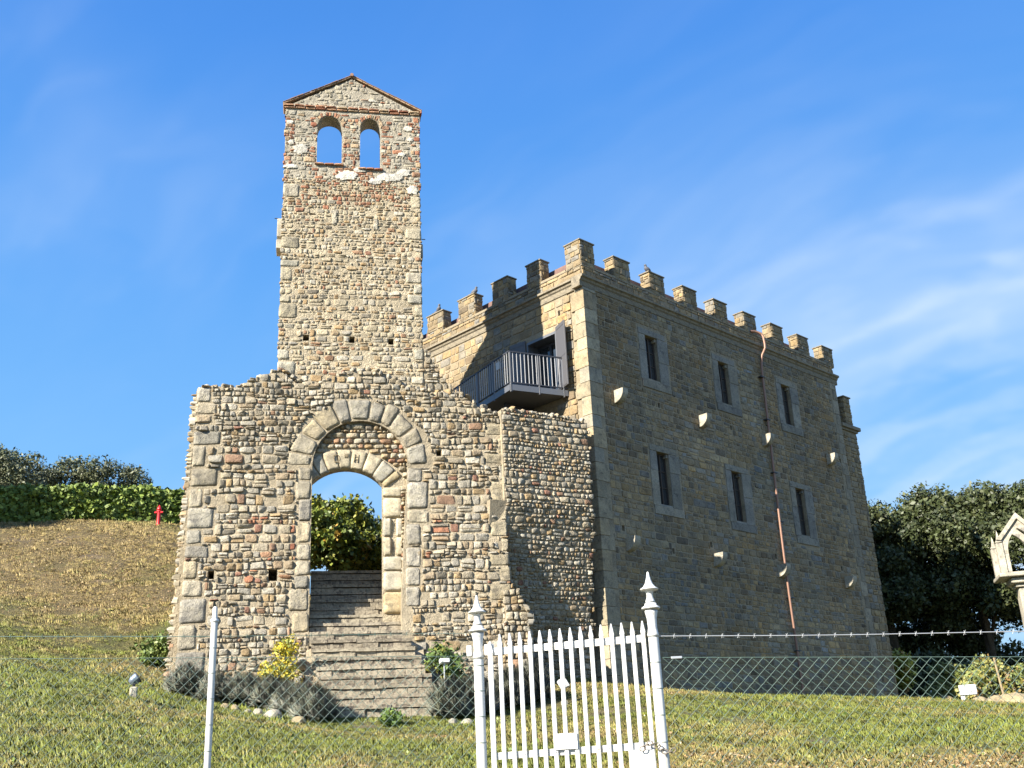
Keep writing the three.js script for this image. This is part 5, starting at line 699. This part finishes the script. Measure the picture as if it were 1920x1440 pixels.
// ------------------------------------------------------------------ pigeons on the battlements
{
  const body = clean([(() => { const q = new THREE.SphereGeometry(1, 12, 8); q.scale(.075, .075, .13); q.rotateX(-.5); q.translate(0, .12, 0); return q; })(), (() => { const q = new THREE.SphereGeometry(.042, 10, 8); q.translate(0, .25, .075); return q; })(), (() => { const q = new THREE.CylinderGeometry(.032, .055, .12, 8); q.rotateX(.25); q.translate(0, .2, .06); return q; })(), (() => { const q = new THREE.ConeGeometry(.012, .035, 6); q.rotateX(Math.PI / 2); q.translate(0, .248, .125); return q; })(), (() => { const q = new RoundedBoxGeometry(.07, .02, .15, 1, .008); q.rotateX(-.35); q.translate(0, .06, -.14); return q; })(), bar([.025, 0, .0], [.025, .07, .0], .007, 5), bar([-.025, 0, 0], [-.025, .07, 0], .007, 5)]);
  const c = Math.cos(R(44.17)), s = Math.sin(R(44.17)), at = (x, h, zz) => [2.1358 + x * c + zz * s, h, -27.9184 - x * s + zz * c];
  for (const [x, h, zz, t, l] of [[.15, 14.7, -4.75, 1.2, 'pigeon alone on the second sunlit merlon from the bell tower'], [.12, 14.7, -6.5, .4, 'pigeon in the pair on the merlon nearest the bell tower'], [.25, 14.7, -6.75, 2.5, 'pigeon in the pair on the merlon nearest the bell tower'], [3.25, 14.64, -.15, -1, 'pigeon on the shaded battlements, second merlon from the castle corner']]) solo('pigeon', body, M.pigeon, l, 'pigeon', 'pigeons on the battlements', at(x, h, zz), t);
}
// ------------------------------------------------------------------ grass and fallen leaves
{
  const rnd = rng(401), blades = (n, s, w) => { const p = [], nn = [], ix = []; for (let i = 0; i < n; i++) { const a = rnd() * 6.283, r = rnd() * s * .7, t = (.3 + rnd() * .9), h = s * (.6 + rnd() * .7), x = Math.cos(a * 3) * r, z = Math.sin(a * 3) * r, k = p.length / 3; p.push(x - Math.sin(a) * w, 0, z + Math.cos(a) * w, x + Math.sin(a) * w, 0, z - Math.cos(a) * w, x + Math.cos(a) * h * t * .6, h, z + Math.sin(a) * h * t * .6); for (let q = 0; q < 3; q++) nn.push(Math.cos(a) * .4, .8, Math.sin(a) * .4); ix.push(k, k + 1, k + 2); } const g = new THREE.BufferGeometry(); g.setAttribute('position', new THREE.Float32BufferAttribute(p, 3)); g.setAttribute('normal', new THREE.Float32BufferAttribute(nn, 3)); g.setIndex(ix); return g; };
  const inside = (x, z) => { const dx = x - 2.1358, dz = z + 27.9184, c = Math.cos(R(44.17)), s = Math.sin(R(44.17)), a = dx * c - dz * s, b = dx * s + dz * c; if (a > -.05 && a < 14.2 && b < .03 && b > -9.4) return true; const ex = x - RO[0], ez = z - RO[1], c2 = Math.cos(RT), s2 = Math.sin(RT), u = ex * c2 - ez * s2, w = ex * s2 + ez * c2; return (u > -10.5 && u < -2.3 && w < .4 && w > -2.7) || (u > -7.5 && u < -4.6 && w < 2.6 && w > -1); };
  const spots = [], N = 420000; while (spots.length < N) { const az = -29 + rnd() * 58, D = 10.5 + 38 * rnd() ** 1.25, [x, z] = pol(az, D); if (az > 0 && D > 46) continue; if (!inside(x, z) && rnd() > bare(x, z) * .85) spots.push([x, z, D]); }
  const put = (name, label, geo, list, col, sc, lift = 0) => { const m = new THREE.InstancedMesh(geo, M.leaf, list.length), o = new THREE.Object3D(), c = new THREE.Color(); list.forEach(([x, z, D], i) => { o.position.set(x, ground(x, z) + EY - .008 + lift, z); o.rotation.set(...(lift ? [rnd() - .5, rnd() * 6.283, rnd() - .5] : [0, rnd() * 6.283, 0])); o.scale.setScalar(sc(x, z, D)); o.updateMatrix(); m.setMatrixAt(i, o.matrix); c.setRGB(...col(x, z)); m.setColorAt(i, c); }); m.name = name; m.receiveShadow = m.castShadow = true; scene.add(m); tag(m, label, 'grass', null, 'stuff'); return m; };
  put('grass', 'short green and straw coloured grass on the lawn and the mound', blades(8, .028, .004), spots, (x, z) => { const d = clamp(dryness(x, z) + (rnd() - .5) * .7), f = (.62 + rnd() * .76) * (.75 + .5 * noise(x * 3.1, z * 3.1)); return [lerp(.175, .35, d) * f, lerp(.205, .26, d) * f, lerp(.032, .105, d) * f]; }, (x, z, D) => (.55 + rnd() * .9 + (rnd() < .03 ? 1.1 : 0)) * (.6 + 1.0 * noise(x * 1.9, z * 1.9)) * (1 + D * .006));
  const lv = []; while (lv.length < 8000) { const az = -28 + rnd() * 54, D = 11 + 35 * rnd(), [x, z] = pol(az, D); if (!inside(x, z) && rnd() < smooth(.45, 1, dryness(x, z)) + .008) lv.push([x, z, D]); }
  const q = leafClump(rng(12), 3, .06, .035, 1.5); tag(put('fallen_leaves', 'scattered brown fallen leaves lying in the dry grass', q, lv, () => pick(rnd, [[3, .28, .17, .07], [3, .36, .25, .12], [2, .2, .12, .06], [.6, .45, .36, .22]]), () => .45 + rnd() * .6, .02), 'scattered brown fallen leaves lying in the dry grass', 'fallen leaves', null, 'stuff');
}

renderer.setSize(1024, 768);
renderer.render(scene, camera);
